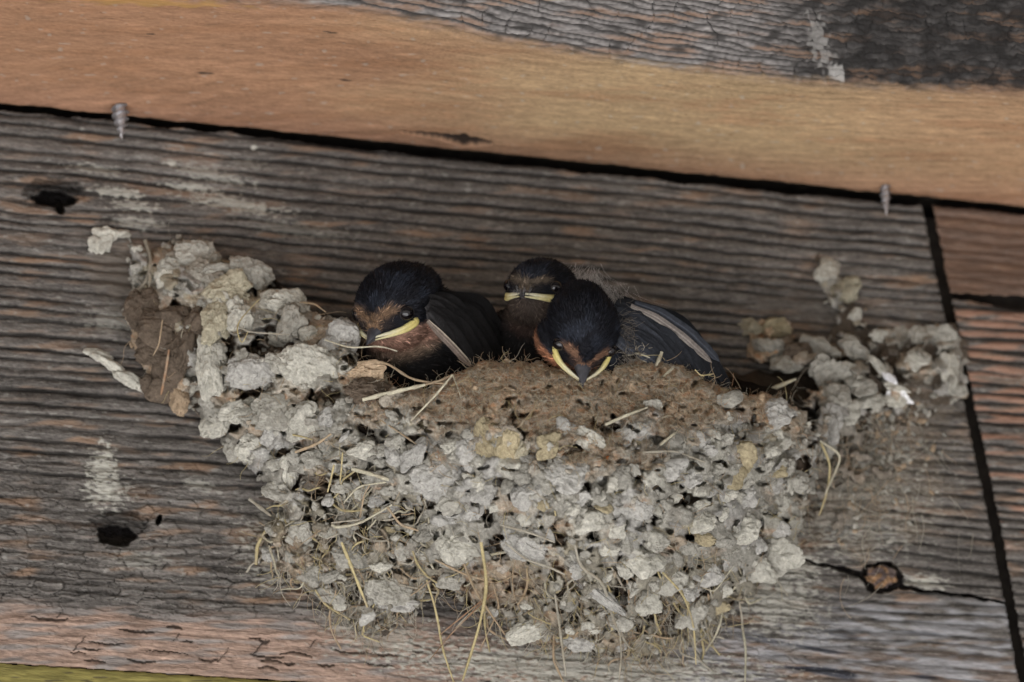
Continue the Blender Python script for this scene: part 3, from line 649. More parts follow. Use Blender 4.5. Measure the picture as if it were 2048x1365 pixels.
HAND2 = [(1655, 540, 26, 26, 0, PALE), (1690, 585, 34, 26, 10, YEL * .8), (1712, 632, 16, 14, 0, PALE), (1500, 655, 22, 20, 0, YEL * .8), (1550, 655, 28, 24, 0, OCH * .7), (1540, 700, 40, 26, 0, MUD), (1600, 710, 40, 24, 0, DBR * 1.2), (1570, 730, 34, 18, 0, MUD),
         (1655, 745, 34, 34, 0, MUD), (1690, 740, 24, 20, 0, PALE), (1760, 735, 34, 10, 50, PALE * 1.1), (1790, 775, 26, 12, 20, PALE * 1.3), (1795, 800, 22, 18, 0, PALE * 1.3), (1720, 770, 32, 24, 0, MUD), (1778, 756, 20, 9, 38, np.array([.85, .85, .87])), (1798, 792, 24, 12, 15, np.array([.95, .95, .95])), (1830, 720, 24, 26, 0, PALE), (1900, 745, 22, 42, 0, PALE), (1880, 670, 36, 26, 0, MUD),  # the two near-white pieces are droppings
         (1745, 800, 30, 18, 0, PALE), (1670, 800, 34, 34, 0, MUD), (1660, 850, 26, 50, 0, GRY), (1700, 830, 22, 22, 0, PALE), (1755, 670, 18, 14, 0, PALE), (1640, 700, 40, 26, 30, MUD), (1710, 700, 34, 22, 35, MUD), (1915, 780, 20, 16, 0, MUD), (1840, 670, 22, 20, 0, MUD), (1650, 900, 24, 26, 0, MUD)]
count = 0
for (x, y, a, b, g_, cl) in HAND:
    v, f, c_ = pellet(x, y, a, b, g_, cl, lift=(.5 if x < 760 and y < 1000 else (.35 if y > 1080 else .15)), sub=6 if max(a, b) > 40 else 5, rough=.95, flat=.58)
    mesh_obj('mud_pellet', v, f, M_MUD, nest, c_); count += 1
for (x, y, a, b, g_, cl) in HAND2:
    v, f, c_ = pellet(x, y, a * 1.0, b * .9, g_, np.asarray(cl) * .82, depth=depth2, lift=-.05, sub=5, rough=1.45, flat=.42)
    mesh_obj('mud_pellet', v, f, M_MUD, nest, c_); count += 1
mass = Bag()
tries = 0; placed = [(h_[0], h_[1], min(h_[2], h_[3])) for h_ in HAND]
N = 0
while N < 300 and tries < 9000:
    tries += 1
    x, y = RNG.uniform(250, 1640), RNG.uniform(470, 1320)
    e = float(PD1(x, y))
    if e < 3: continue
    br = float(BR(x, y))
    big = x < 640 and y < 1000
    low_ = y > 1150 or (x < 830 and y > 980)
    r = RNG.uniform(13, 30) * (.7 if br > .5 else 1) * (.8 if low_ else 1) + (4 if big else 0)
    if e < r * .6: r = max(7, e)
    if any((x - q[0]) ** 2 + (y - q[1]) ** 2 < (.62 * (r + q[2])) ** 2 for q in placed): continue
    placed.append((x, y, r)); N += 1
    base = [MUD, GRY, PALE, MUD * .85][RNG.integers(4)] * RNG.uniform(.85, 1.1)
    if br > .35: base = base * (1 - .8 * br) + (BRN if RNG.random() < .7 else DBR * 1.3) * .8 * br * 1.2
    elif RNG.random() < .06: base = OCH * .8
    asp = RNG.uniform(.5, .9)
    if br > .45: continue
    v, f, c_ = pellet(x, y, r, r * asp, RNG.uniform(-60, 60), base, sub=5 if r > 20 else 4, lift=RNG.uniform(-.25, .25), flat=RNG.uniform(.4, .65), rough=1.1, depth=surf1)
    if r > 27 and br < .3 and count < 99: mesh_obj('mud_pellet', v, f, M_MUD, nest, c_); count += 1
    else: mass.add(v, f, c_)
print('pellets', count, N)
# crumbs in the joints and on the ragged foot
for _ in range(2600):
    x, y = RNG.uniform(240, 1660), RNG.uniform(470, 1330)
    if float(PD1(x, y)) < -4 or (float(BR(x, y)) > .4 and RNG.random() < .8): continue
    r = RNG.uniform(2.5, 8.5); br = float(BR(x, y))
    base = MUD * RNG.uniform(.7, 1.15) * (1 - br) + BRN * RNG.uniform(.7, 1.7) * br
    if br > .5 and RNG.random() < .05: base = np.array([.42, .15, .05])
    v, f, c_ = pellet(x, y, r, r * RNG.uniform(.5, 1), RNG.uniform(0, 180), base, sub=3 if r > 5 else 2, lift=.3, flat=.7, rough=1.5, depth=surf1)
    mass.add(v, f, c_)
o = mass.build('pellet_mass', M_MUD, nest); o['kind'] = 'stuff'

# straw: hand-placed stems following the photograph, then loose ones
def smooth_line(pts, n=14):
    p = np.array(pts, float); 
    if len(p) == 2: p = np.array([p[0], (p[0] + p[1]) / 2 + [.8, -.8], p[1]])
    t = np.arange(len(p)); q = np.linspace(0, len(p) - 1, n)
    o_ = np.stack([np.interp(q, t, p[:, i]) for i in range(p.shape[1])], 1)
    for _ in range(2): o_[1:-1] = (o_[:-2] + 2 * o_[1:-1] + o_[2:]) / 4
    return o_
def stem(pts, wdt, depth=depth1, off=16, flat=.3, sides=6, n=14, taper=.35, sag=0):
    L_ = smooth_line(pts, n); dd = depth(L_[:, 0], L_[:, 1])
    kk = np.ones(5) / 5; dd = np.convolve(np.pad(dd, 2, mode='edge'), kk, 'valid')
    dd = np.maximum(dd, 3) + off + 3 * noise(L_[:, 0] / 25, L_[:, 1] / 25, wdt)
    r = wdt * .44 * K * (1 - taper * np.linspace(-.6, 1, n) ** 2)
    r = r * (1 + .45 * noise(L_[:, 0] / 14, L_[:, 1] / 14, 3))
    return tube(P(L_[:, 0], L_[:, 1], dd), r, sides, flat)
def dirty(cl, v):
    q = np.asarray(v) / K; n_ = noise(q[:, 0] / 12, q[:, 1] / 12, q[:, 2] / 12) + .6 * noise(q[:, 0] / 4, q[:, 1] / 4, q[:, 2] / 4)
    c_ = np.ones((len(v), 3)) * np.clip(cl, 0, 1) * .92
    return np.clip(mix(c_, [.27, .23, .17], sstep(.05, .55, n_) * .75) * (1 + .2 * n_)[:, None], .02, 1)
SY, SW, SB, SG, SO = np.array([.56, .47, .25]), np.array([.60, .56, .42]), np.array([.32, .24, .155]), np.array([.40, .37, .30]), np.array([.36, .21, .12])
STR = [([(725, 800), (850, 770)], 11, SW, 30), ([(905, 750), (922, 795)], 3.5, SW, 26), ([(905, 750), (872, 790), (822, 842)], 5, SW, 30), ([(850, 770), (880, 762), (905, 750)], 6, SB, 26), ([(715, 726), (745, 722), (780, 727), (815, 757), (850, 765), (895, 768)], 6, SB * 1.4, 26),
       ([(650, 680), (700, 697), (760, 692), (795, 703)], 4, SW, 40), ([(520, 597), (470, 650), (483, 692), (496, 664)], 3, SY, 60), ([(478, 655), (500, 665), (580, 670)], 3.5, SG, 45), ([(962, 1085), (975, 1170), (960, 1250), (925, 1362)], 7.5, SY, 60),
       ([(853, 1160), (872, 1220), (885, 1300), (908, 1366)], 5, SY, 20), ([(925, 1120), (948, 1180), (1010, 1270)], 5.5, SB * 1.2, 50), ([(683, 1085), (705, 1140), (735, 1215)], 7, SY, 30), ([(738, 1198), (725, 1235), (728, 1265)], 4, SY, 16), ([(590, 905), (635, 888), (662, 868)], 7, SB * 1.6, 40),
       ([(703, 938), (740, 948), (778, 960)], 9, SW, 40), ([(688, 1005), (718, 972), (772, 965)], 4, SW, 34), ([(720, 1035), (728, 990), (740, 970)], 4, SB * 1.4, 30), ([(663, 1050), (672, 1056), (720, 1048), (784, 1010)], 6, SW * .9, 44), ([(663, 1046), (700, 1042), (720, 1040)], 4.5, SG, 44),
       ([(775, 1015), (800, 1050), (837, 1062)], 6, SB * 1.3, 40), ([(512, 1130), (514, 1092), (532, 1060)], 8, SY * .8, 8), ([(498, 998), (520, 1015), (542, 1032)], 8, SG, 6), ([(1325, 1145), (1368, 1190), (1388, 1250), (1392, 1330)], 4.5, SY, 50), ([(1150, 1090), (1160, 1140), (1208, 1160), (1222, 1230), (1240, 1270)], 7, SG, 44),
       ([(1110, 1190), (1120, 1260), (1132, 1352)], 6, SG, 44), ([(1240, 1268), (1243, 1310), (1238, 1365)], 4, SG, 14), ([(1108, 1270), (1106, 1320), (1128, 1366)], 5, SB * 1.2, 12), ([(1210, 850), (1250, 832), (1295, 815)], 7, SW, 26), ([(1320, 890), (1352, 865)], 7, SW, 26), ([(1285, 905), (1350, 902), (1410, 925)], 5, SG, 30), ([(1324, 704), (1312, 732)], 9, SW * 1.1, 14), ([(1346, 736), (1326, 754)], 6, SW, 14), ([(1390, 740), (1402, 752), (1428, 748)], 3, SY, 10), ([(1250, 712), (1275, 706), (1300, 716)], 4, SW * .9, 12),
       ([(290, 480), (303, 525), (296, 560), (252, 610)], 9, SG * .9, 14), ([(300, 530), (300, 560), (298, 585)], 8, SG, 16), ([(338, 700), (332, 740), (322, 790)], 6, SO, 40), ([(325, 640), (318, 690), (306, 712)], 3, SB * 1.5, 50), ([(600, 605), (630, 608), (652, 625)], 4, SB * 1.5, 16),
       ([(668, 930), (655, 985)], 5, SY, 40), ([(685, 905), (680, 965)], 4, SY, 40), ([(855, 905), (760, 840)], 3.5, SB * 1.4, 24), ([(1485, 1255), (1492, 1300), (1490, 1366)], 5, SW * .8, 12), ([(1405, 1175), (1430, 1185), (1482, 1110)], 4, SW, 20), ([(585, 870), (625, 880)], 5, SY, 40),
       ([(990, 1185), (960, 1210), (900, 1270), (860, 1320)], 3.5, SO * .9, 30), ([(1020, 870), (1050, 840), (1090, 790)], 3, SB * 1.4, 16), ([(600, 985), (560, 1010)], 6, SG, 20), ([(630, 1180), (650, 1210), (700, 1240)], 5, SY * .8, 14), ([(750, 1205), (720, 1270), (760, 1285)], 4, SY, 12),
       ([(1130, 1150), (1100, 1135), (1050, 1120), (1010, 1085)], 5, SG, 40), ([(1000, 1050), (1060, 1066), (1110, 1085)], 5, SG * 1.1, 34), ([(870, 1120), (930, 1150), (985, 1165)], 5, SB * 1.4, 36), ([(880, 1270), (990, 1180)], 3, SO, 30), ([(985, 1168), (1000, 1215), (960, 1300)], 4, SB * 1.2, 26)]
for (pts, wd, cl, off) in STR:
    v, f = stem(pts, wd, off=off); mesh_obj('straw', v, f, M_STRAW, nest, dirty(cl, v))
for (pts, wd, cl, off) in [([(1640, 882), (1662, 930), (1655, 985), (1638, 1032)], 5, SY, 30), ([(1640, 882), (1685, 912), (1650, 990)], 5, SW, 36), ([(1535, 782), (1560, 772), (1592, 758)], 9, SW, 60)]:
    v, f = stem(pts, wd, depth2, off); mesh_obj('straw', v, f, M_STRAW, nest, dirty(cl, v))
for _ in range(62):                                            # loose stems hanging from the foot and sides
    if RNG.random() < .65: x, y, a = RNG.uniform(620, 1500), RNG.uniform(1080, 1290), RNG.normal(90, 28)
    else: x, y, a = RNG.uniform(520, 1600), RNG.uniform(860, 1150), RNG.uniform(0, 180)
    if float(PD1(x, y)) < 5: continue
    Ls = RNG.uniform(40, 110); a = math.radians(a); cv = RNG.normal(0, .45)
    pts = [(x + Ls * t_ * math.cos(a + cv * t_), y + Ls * t_ * math.sin(a + cv * t_)) for t_ in (0, .33, .66, 1)]
    cl = [SY, SW, SB * 1.3, SG, SG][RNG.integers(5)] * RNG.uniform(.75, 1)
    v, f = stem(pts, RNG.uniform(2.2, 6), off=RNG.uniform(-8, 22)); mesh_obj('straw', v, f, M_STRAW, nest, dirty(cl, v))
litter = Bag()
for _ in range(230):                                           # broken dry grass tangled into the ragged foot
    if RNG.random() < .45: x, y, a = RNG.uniform(510, 860), RNG.uniform(990, 1240), RNG.normal(70, 60)
    elif RNG.random() < .25: x, y, a = RNG.uniform(560, 760), RNG.uniform(860, 1000), RNG.uniform(0, 180)
    else: x, y, a = RNG.uniform(840, 1500), RNG.uniform(1130, 1300), RNG.normal(88, 30)
    if float(PD1(x, y)) < 0: continue
    Ls = RNG.uniform(22, 80); a = math.radians(a); cv = RNG.normal(0, .6); kink = RNG.normal(0, .5)
    pts = [(x + Ls * t_ * math.cos(a + cv * t_ + kink * (t_ > .5)), y + Ls * t_ * math.sin(a + cv * t_ + kink * (t_ > .5))) for t_ in (0, .25, .5, .75, 1)]
    cl = [SY * .8, SW * .8, SG, SG * .85, SG * 1.1, SB * 1.2][RNG.integers(6)]
    v, f = stem(pts, RNG.uniform(1.8, 6), off=RNG.uniform(-4, 16), flat=.25); litter.add(v, f, dirty(cl, v))
o = litter.build('straw_litter', M_STRAW, nest); o['kind'] = 'stuff'
# fine rootlets and hairs
def hairs(n, sampler, depth, name, poly=None):
    bag = Bag()
    for _ in range(n):
        x, y, Ls, wd, a, cl, off = sampler()
        if poly is not None and float(PD1(x, y)) < 0: continue
        cv = RNG.normal(0, .9); k2 = RNG.normal(0, .25)
        ts = np.linspace(0, 1, 7); th = a + cv * ts + k2 * np.sin(ts * 7)
        xs = x + np.cumsum(np.cos(th)) * Ls / 7; ys = y + np.cumsum(np.sin(th)) * Ls / 7
        dd = depth(xs, ys) + off + RNG.uniform(-6, 10) * ts
        v, f = tube(P(xs, ys, dd), wd * .5 * K * (1 - .5 * ts), 3)
        bag.add(v, f, np.clip(cl, 0, 1))
    o = bag.build(name, M_STRAW, nest); o['kind'] = 'stuff'; return o
def s_rim():
    while True:
        x, y = RNG.uniform(700, 1620), RNG.uniform(715, 930)
        if RNG.random() < float(BR(x, y)): break
    return x, y, RNG.uniform(8, 34), RNG.uniform(.8, 1.7), RNG.uniform(0, 6.28), [BRN * 1.5, SB * 1.7, SG, BRN * 1.1, SO * 1.1, SG * 1.1, SW * .8][RNG.integers(7)], RNG.uniform(1, 7)
hairs(5200, s_rim, surf1, 'rim_fibres', POLY1)
def s_low():
    while True:
        x = RNG.uniform(530, 1560); y = RNG.uniform(1010, 1325)
        if RNG.random() < sstep(1080, 1270, y + (60 if x < 820 else 0)) + .08: break
    return x, y, RNG.uniform(20, 85), RNG.uniform(.8, 2.2), RNG.normal(1.6, .7), [SG, SG * .8, SB, SY * .8, DBR * 1.5][RNG.integers(5)], RNG.uniform(-4, 18)
hairs(1900, s_low, depth1, 'root_fibres', POLY1)
def s_all():
    x, y = RNG.uniform(240, 1640), RNG.uniform(480, 1150)
    return x, y, RNG.uniform(18, 70), RNG.uniform(.8, 1.8), RNG.uniform(0, 6.28), [SB, SG, SY * .8, SB * 1.4][RNG.integers(4)], RNG.uniform(4, 26)
hairs(1500, s_all, depth1, 'hair_fibres', POLY1)
def s_rt():
    return RNG.normal(1725, 75), RNG.normal(900, 90), RNG.uniform(30, 120), RNG.uniform(1, 2.4), RNG.normal(1.7, .8), [BRN * 1.3, SG * .7, SG * .9, SG][RNG.integers(4)], RNG.uniform(0, 14)
def dz(u, v): return np.maximum(depth2(u, v) * sstep(1760, 1640, np.asarray(u)) * sstep(1050, 950, np.asarray(v)), 2)
hairs(260, s_rt, dz, 'wall_fibres')
bag = Bag()
for _ in range(420):                                           # scraps of mud left on the wall where the nest side fell away
    x, y = RNG.normal(1730, 75), RNG.normal(890, 85)
    if x < 1600 or x > 1900 or y > 1120: continue
    r = RNG.uniform(3, 11); v, f, c_ = pellet(x, y, r, r * .6, RNG.uniform(0, 180), [MUD * .8, BRN, MUD, MUD * .6][RNG.integers(4)], d=1, sub=2 if r < 8 else 3, flat=.35, lift=.3)
    bag.add(v, f, c_)
for _ in range(60):
    x, y = RNG.uniform(760, 1460), RNG.uniform(1230, 1330)
    r = RNG.uniform(2, 9); v, f, c_ = pellet(x, y, r, r * .6, 0, MUD * RNG.uniform(.7, 1.1), d=1, sub=2, flat=.3, lift=.3)
    bag.add(v, f, c_)
o = bag.build('mud_scraps', M_MUD, nest); o['kind'] = 'stuff'

# flakes of mud stuck to the board beside the nest
def flake(name, parts, label):
    b = Bag()
    for (x, y, a, bb, g_, cl) in parts:
        v, f, c_ = pellet(x, y, a, bb, g_, cl, d=3, flat=.35, lift=.5, sub=4, rough=1.3); b.add(v, f, c_)
    o = b.build(name, M_MUD); tag(o, label, 'mud flake', 'pale mud flakes stuck to the board'); return o
flake('mud_flake', [(205, 470, 24, 18, 0, PALE * 1.1), (192, 492, 18, 18, 20, PALE), (225, 470, 24, 12, -15, PALE), (208, 485, 16, 20, 0, PALE * .9), (248, 468, 14, 10, 0, PALE * .8)], 'small pale mud flake on the board just above the top left end of the nest')
flake('mud_flake', [(200, 712, 26, 12, 10, PALE), (225, 732, 34, 12, 40, PALE * 1.1), (258, 760, 36, 13, 36, PALE), (290, 778, 22, 13, 30, PALE * 1.1), (318, 796, 20, 4, 25, YEL)], 'long pale slanting mud flake on the board below the brown left end of the nest')

# ------------------------------------------------------------------ swallow chicks
INK = np.array([.0075, .0080, .0110]); INK2 = np.array([.020, .019, .020]); RUST = np.array([.36, .165, .09]); TAN = np.array([.26, .165, .10]); BUFF = np.array([.32, .24, .17])
def cvec(v): return v[0] * RGT + v[1] * UPV + v[2] * TOW
def ell(q, c, r): return np.linalg.norm((q - np.array(c)) / np.array(r), axis=-1)

def chick(label, px, py, d, R, fvec, roll, body, colour, seed, beak_len=1.0, flange=1.0, eyes=(1, -1), fuzz=5000, fshift=0.0):
    """px,py,d: head centre; R: head radius (pixel units); fvec: where the beak points in (right, up, towards) terms"""
    rng = np.random.default_rng(seed)
    f = np.array(fvec, float); f /= np.linalg.norm(f)
    u = np.array([math.sin(roll), math.cos(roll), 0.0]); 
    if len(body) and isinstance(body[0], str): pass
    u = u - f * u.dot(f); u /= np.linalg.norm(u); l = np.cross(u, f)
    Fm = np.stack([f, l, u], 1)                                 # local -> camera-space vector
    org = P(px, py, d)
    toW = np.stack([RGT, UPV, TOW], 1)
    base = org + toW @ (np.array(body[0][0]) * R * K) - np.array([0, 0, R * K])
    root = empty('swallow_chick', base)
    # solid shapes in head units, camera-space axes
    shapes = []
    def H(c, r): shapes.append((Fm @ np.array(c, float), r, Fm))
    H((-.05, 0, -.03), (1.06, .93, .87)); H((-.6, 0, -.12), (.75, .74, .70)); H((.34, 0, -.10), (.72, .74, .62)); H((.72, 0, -.22), (.42, .44, .30)); H((.15, 0, -.42), (.85, .78, .62)); H((-.45, 0, -.35), (.85, .80, .80))
    if 'side' in colour: H((.18, -.34, -.50), (.74, .80, .50))
    for (c, r) in body: shapes.append((np.array(c, float), r, np.eye(3)))
    h0 = Fm @ np.array([-.5, 0, -.5]); b0 = np.array(body[0][0], float)
    for t in (.25, .5, .75): shapes.append((h0 * (1 - t) + b0 * t, tuple(.80 + .25 * t for _ in range(3)), np.eye(3)))
    bm = bmesh.new()
    for (c, r, A) in shapes:
        ret = bmesh.ops.create_icosphere(bm, subdivisions=4, radius=1)
        for v in ret['verts']: v.co = Vector(c + A @ (np.array(v.co) * np.array(r)))
    me = bpy.data.meshes.new('tmp'); bm.to_mesh(me); bm.free()
    tmp = bpy.data.objects.new('tmp', me); COL.objects.link(tmp)
    rm = tmp.modifiers.new('r', 'REMESH'); rm.mode = 'VOXEL'; rm.voxel_size = .045
    sm = tmp.modifiers.new('s', 'SMOOTH'); sm.iterations = 10; sm.factor = .5
    ev = tmp.evaluated_get(bpy.context.evaluated_depsgraph_get()); em = ev.to_mesh()
    q = np.empty(len(em.vertices) * 3, np.float32); em.vertices.foreach_get('co', q); q = q.reshape(-1, 3).astype(float)
    em.calc_loop_triangles(); F = np.empty(len(em.loop_triangles) * 3, np.int32); em.loop_triangles.foreach_get('vertices', F); F = F.reshape(-1, 3)
    ev.to_mesh_clear(); bpy.data.objects.remove(tmp); bpy.data.meshes.remove(me)
    n3 = noise(q[:, 0] * 9, q[:, 1] * 9, q[:, 2] * 9 + seed)
    loc = q @ Fm                                                # head-frame coordinates
    def paint(loc):
        x, y, z = loc[:, 0], np.abs(loc[:, 1]), loc[:, 2]
        n = noise(loc[:, 0] * 6, loc[:, 1] * 6, loc[:, 2] * 6 + seed) * .12
        c = np.ones((len(loc), 3)) * INK
        rr = np.linalg.norm(loc * [1, 1, 1], axis=1)
        c = mix(c, [.020, .024, .034], sstep(-.1, .5, noise(loc[:, 0] * 2.5, loc[:, 1] * 2.5, loc[:, 2] * 2.5 + seed) + .4 * x - .1) * .8)
        c = mix(c, INK2 * 1.1, sstep(.1, -.5, z + n) * sstep(-.2, -.8, x))
        th = sstep(-.34, -.44, z + n * .5 - .10 * (x - .4)) * sstep(-.35, .05, x + n) * sstep(2.1, 1.5, rr)
        c = mix(c, colour['throat'] * .9, th * sstep(1.45, 1.15, rr) * (sstep(.55, .3, -loc[:, 1] * colour.get('side', 0))))
        low_ = sstep(-.85, -1.15, z) * th; c = mix(c, colour['low'], low_ * .8)
        fh = sstep(.60, .78, x + n - .05 * y) * sstep(-.26, -.14, z) * sstep(.36, .18, z + n + colour.get('split', .12) * (1 - sstep(.02, .34, y)))
        c = mix(c, colour['fore'], np.clip(fh + n * 1.2 * (fh > .1), 0, 1) * .9)
        mk = sstep(.32, .46, y) * sstep(-.34, -.26, z) * sstep(.16, .02, z + n * .6 - .15 * (y - .5)) * sstep(-.1, .2, x)
        c = mix(c, INK * .9, mk)
        lore = sstep(.62, .8, x) * sstep(.10, -.02, z) * sstep(-.35, -.25, z) * sstep(.1, .22, y)
        c = mix(c, INK * 1.2, lore * .9)
        return c
    cv = paint(loc); cv = cv * (1 + .35 * n3)[:, None]
    hd = np.linalg.norm(loc, axis=1)
    cb = np.ones((len(q), 3)) * INK2 * .55  # near-black body tint paints in the shade down inside the cup
    tb = sstep(1.15, 1.5, hd); cv = cv * (1 - tb)[:, None] + cb * tb[:, None]
    W = lambda a: org + (a * R * K) @ toW.T
    mesh_obj('body', W(q), F, M_FEATH, root, cv)
    # plumage: short barbs lying backwards over head and body
    tri = q[F]; nr = np.cross(tri[:, 1] - tri[:, 0], tri[:, 2] - tri[:, 0]); ar = np.linalg.norm(nr, axis=1); nr /= ar[:, None] + 1e-9
    cen = tri.mean(1); vis = np.where(nr[:, 2] > -.3, 1.0, .1) * np.where(np.linalg.norm(cen, axis=1) < 1.7, 1.0, .45)
    pick = rng.choice(len(F), fuzz, p=ar * vis / (ar * vis).sum())
    bc = rng.dirichlet((1, 1, 1), fuzz); pt = (tri[pick] * bc[..., None]).sum(1); nn = nr[pick]
    back = -f * np.ones_like(pt) + .35 * (pt - f * (pt @ f)[:, None]) + rng.normal(0, .22, pt.shape)
    tg = back - nn * (back * nn).sum(1)[:, None]; tg /= np.linalg.norm(tg, axis=1)[:, None] + 1e-9
    sd_ = np.cross(nn, tg); Ln = rng.uniform(.07, .20, fuzz)[:, None]; wd = rng.uniform(.008, .017, fuzz)[:, None]
    a0 = pt - sd_ * wd - nn * .01; a1 = pt + sd_ * wd - nn * .01
    m0 = pt + tg * Ln * .5 + nn * (.025) - sd_ * wd * .8; m1 = pt + tg * Ln * .5 + nn * .025 + sd_ * wd * .8; tp = pt + tg * Ln + nn * (rng.uniform(-.01, .06, fuzz) + .05 * (rng.random(fuzz) < .12))[:, None]
    V_ = np.stack([a0, a1, m1, m0, tp], 1).reshape(-1, 3); i = np.arange(fuzz)[:, None] * 5
    Ft = np.vstack([np.hstack([i, i + 1, i + 2]), np.hstack([i, i + 2, i + 3]), np.hstack([i + 3, i + 2, i + 4])])
    ccp = cv[F[pick]].mean(1) * (rng.uniform(.6, 1.5, fuzz) + 1.6 * (rng.random(fuzz) < .06))[:, None]
    o = mesh_obj('plumage', W(V_), Ft, M_FEATH, root, np.repeat(ccp, 5, 0)); o['kind'] = 'stuff'
    LW = lambda a: W(np.atleast_2d(a) @ Fm.T)
    # eyes with a bare rim
    for s in eyes:
        ec = np.array([.60, s * .66, .02]); v, fc = ICO[3]
        mesh_obj('eye', LW(ec + v * .185), fc, M_EYE, root)
        an = np.linspace(0, 2 * np.pi, 25); nrm = ec / np.linalg.norm(ec) + np.array([.05, s * .25, 0]); nrm /= np.linalg.norm(nrm)
        e1 = np.cross(nrm, [0, 0, 1]); e1 /= np.linalg.norm(e1); e2 = np.cross(nrm, e1)
        pts = ec + nrm * .075 + .150 * 1.1 * (np.cos(an)[:, None] * e1 + np.sin(an)[:, None] * e2 * .92)
        v, fq = tube(LW(pts), .015 * R * K, 6); mesh_obj('eyelid', v, fq, M_FEATH, root, np.ones((len(v), 3)) * np.array([.035, .031, .03]))
    # bill: broad flat upper mandible and lower mandible, loft of half-ellipses
    def loft(name, zsign, x0, x1, w0, h0, zc, col, drop):
        ns, na = 14, 13; t = np.linspace(0, 1, ns); rows = []
        for k_ in t:
            wx = w0 * (1 - k_ ** .9) + .012; hx = h0 * (1 - k_ ** 1.6) + .012
            an = np.linspace(0, 2 * np.pi, na, endpoint=False)
            rows.append(np.stack([np.full(na, x0 + (x1 - x0) * k_), wx * np.cos(an), zc + zsign * 0 + hx * np.sin(an) * (1 if zsign > 0 else .7) - drop * k_ ** 2.2], 1))
        v = np.vstack(rows); i = np.arange(ns - 1)[:, None] * na; j = np.arange(na)[None]; j2 = (j + 1) % na
        fq = np.stack([i + j, i + j2, i + na + j2, i + na + j], -1).reshape(-1, 4)
        fq = np.vstack([fq, [[(ns - 1) * na + a_ for a_ in (0, 3, 6, 9)]]])
        cc_ = np.asarray(col) * np.ones((len(v), 3)) * (1 + .6 * noise(v[:, 0] * 9, v[:, 1] * 9, v[:, 2] * 9))[:, None]
        mesh_obj(name, LW(v), fq, M_BEAK, root, cc_)
    loft('upper_bill', 1, .86, .92 + .52 * beak_len, .30, .15, -.20, (.05, .05, .058), .13)
    loft('lower_bill', -1, .84, .92 + .42 * beak_len, .27, .10, -.33, (.11, .10, .095), .02)
    # swollen yellow gape flanges
    for s in (1, -1):
        pts = np.array([(.40, .76, -.22), (.52, .74, -.28), (.70, .66, -.31), (.88, .52, -.31), (1.02, .36, -.30), (1.14, .20, -.29), (1.22, .08, -.29)], float)
        pts[:, 0] += fshift; pts[:, 1] *= s * (1 - .25 * fshift)
        pts[:, 0] = .4 + fshift + (pts[:, 0] - .4 - fshift) * (1 + .12 * beak_len - .1)
        L_ = smooth_line(pts, 18)
        for k_, (nm, dzz) in enumerate((('gape_flange', .035), ('gape_flange', -.04))):
            rad = (1 + .22 * noise(np.linspace(0, 5, 18), seed, k_)) * np.interp(np.linspace(0, 1, 18), [0, .08, .25, .6, 1], [.045, .092, .082, .052, .02]) * flange * (1 if k_ == 0 else .8)
            pl = L_.copy(); pl[:, 2] += dzz * flange; pl[:, 1] *= 1 + .03 * k_
            v, fq = tube(LW(pl), rad * R * K, 8)
            t_ = np.repeat(np.linspace(0, 1, 18), 8)
            cl = mix(np.ones((len(v), 3)) * np.array([.66, .56, .20]), [.66, .63, .46], sstep(.2, .8, t_) * (1 if k_ == 0 else .6) )
            mesh_obj(nm, v, fq, M_BEAK, root, cl * (1 + .1 * noise(t_ * 14, k_, seed))[:, None])
    tag(root, label, 'bird', 'swallow chicks in the nest')
    return root, W

def feather(bag, pts, width, col, edge=None, lift=0, tipr=.5, twist=0.0, edgeside=1):
    """pts: list of (px,py,d); a cambered vane with a shaft, pointed-round tip"""
    L_ = smooth_line(pts, 22); W3 = P(L_[:, 0], L_[:, 1], L_[:, 2]); t = np.linspace(0, 1, 22)
    tan = np.gradient(W3, axis=0); tan /= np.linalg.norm(tan, axis=1)[:, None]
    ref = TOW * math.cos(twist) + UPV * math.sin(twist)
    s = np.cross(tan, ref); s /= np.linalg.norm(s, axis=1)[:, None]; n = np.cross(s, tan)
    wd = width * K * np.where(t < tipr, .55 + .45 * sstep(0, .4, t), np.sqrt(np.clip(1 - ((t - tipr) / (1 - tipr)) ** 2, 0, 1)) * 1.0 + .02)
    cols = np.linspace(-1, 1, 9); V_, C_ = [], []
    for q in cols:
        rag = 1 + .05 * noise(t * 40, q * 3, width)
        V_.append(W3 + s * (q * wd * rag)[:, None] + n * ((-.22 * q * q) * wd + .03 * wd * np.sin(t * 60 + q * 4) + (.06 * wd if abs(q) < .05 else 0))[:, None])
        c_ = np.ones((22, 3)) * np.asarray(col)
        if abs(q) < .05: c_ = c_ * 1.8
        if edge is not None and q * edgeside > .6: c_ = np.ones((22, 3)) * np.asarray(edge)
        c_ = c_ * (1 + .25 * noise(t * 30 + q * 8, q * 2, width))[:, None]
        C_.append(c_)
    V_ = np.stack(V_, 1); C_ = np.stack(C_, 1); nidx = np.arange(22 * 9).reshape(22, 9)
    Fq = np.stack([nidx[:-1, :-1], nidx[:-1, 1:], nidx[1:, 1:], nidx[1:, :-1]], -1).reshape(-1, 4)
    V2 = V_ - n[:, None] * .8 * K                               # underside, gives the vane its thickness
    Fu = Fq[:, ::-1] + 22 * 9
    bag.add(np.vstack([V_.reshape(-1, 3), V2.reshape(-1, 3)]), np.vstack([Fq, Fu]), np.vstack([C_.reshape(-1, 3)] * 2))

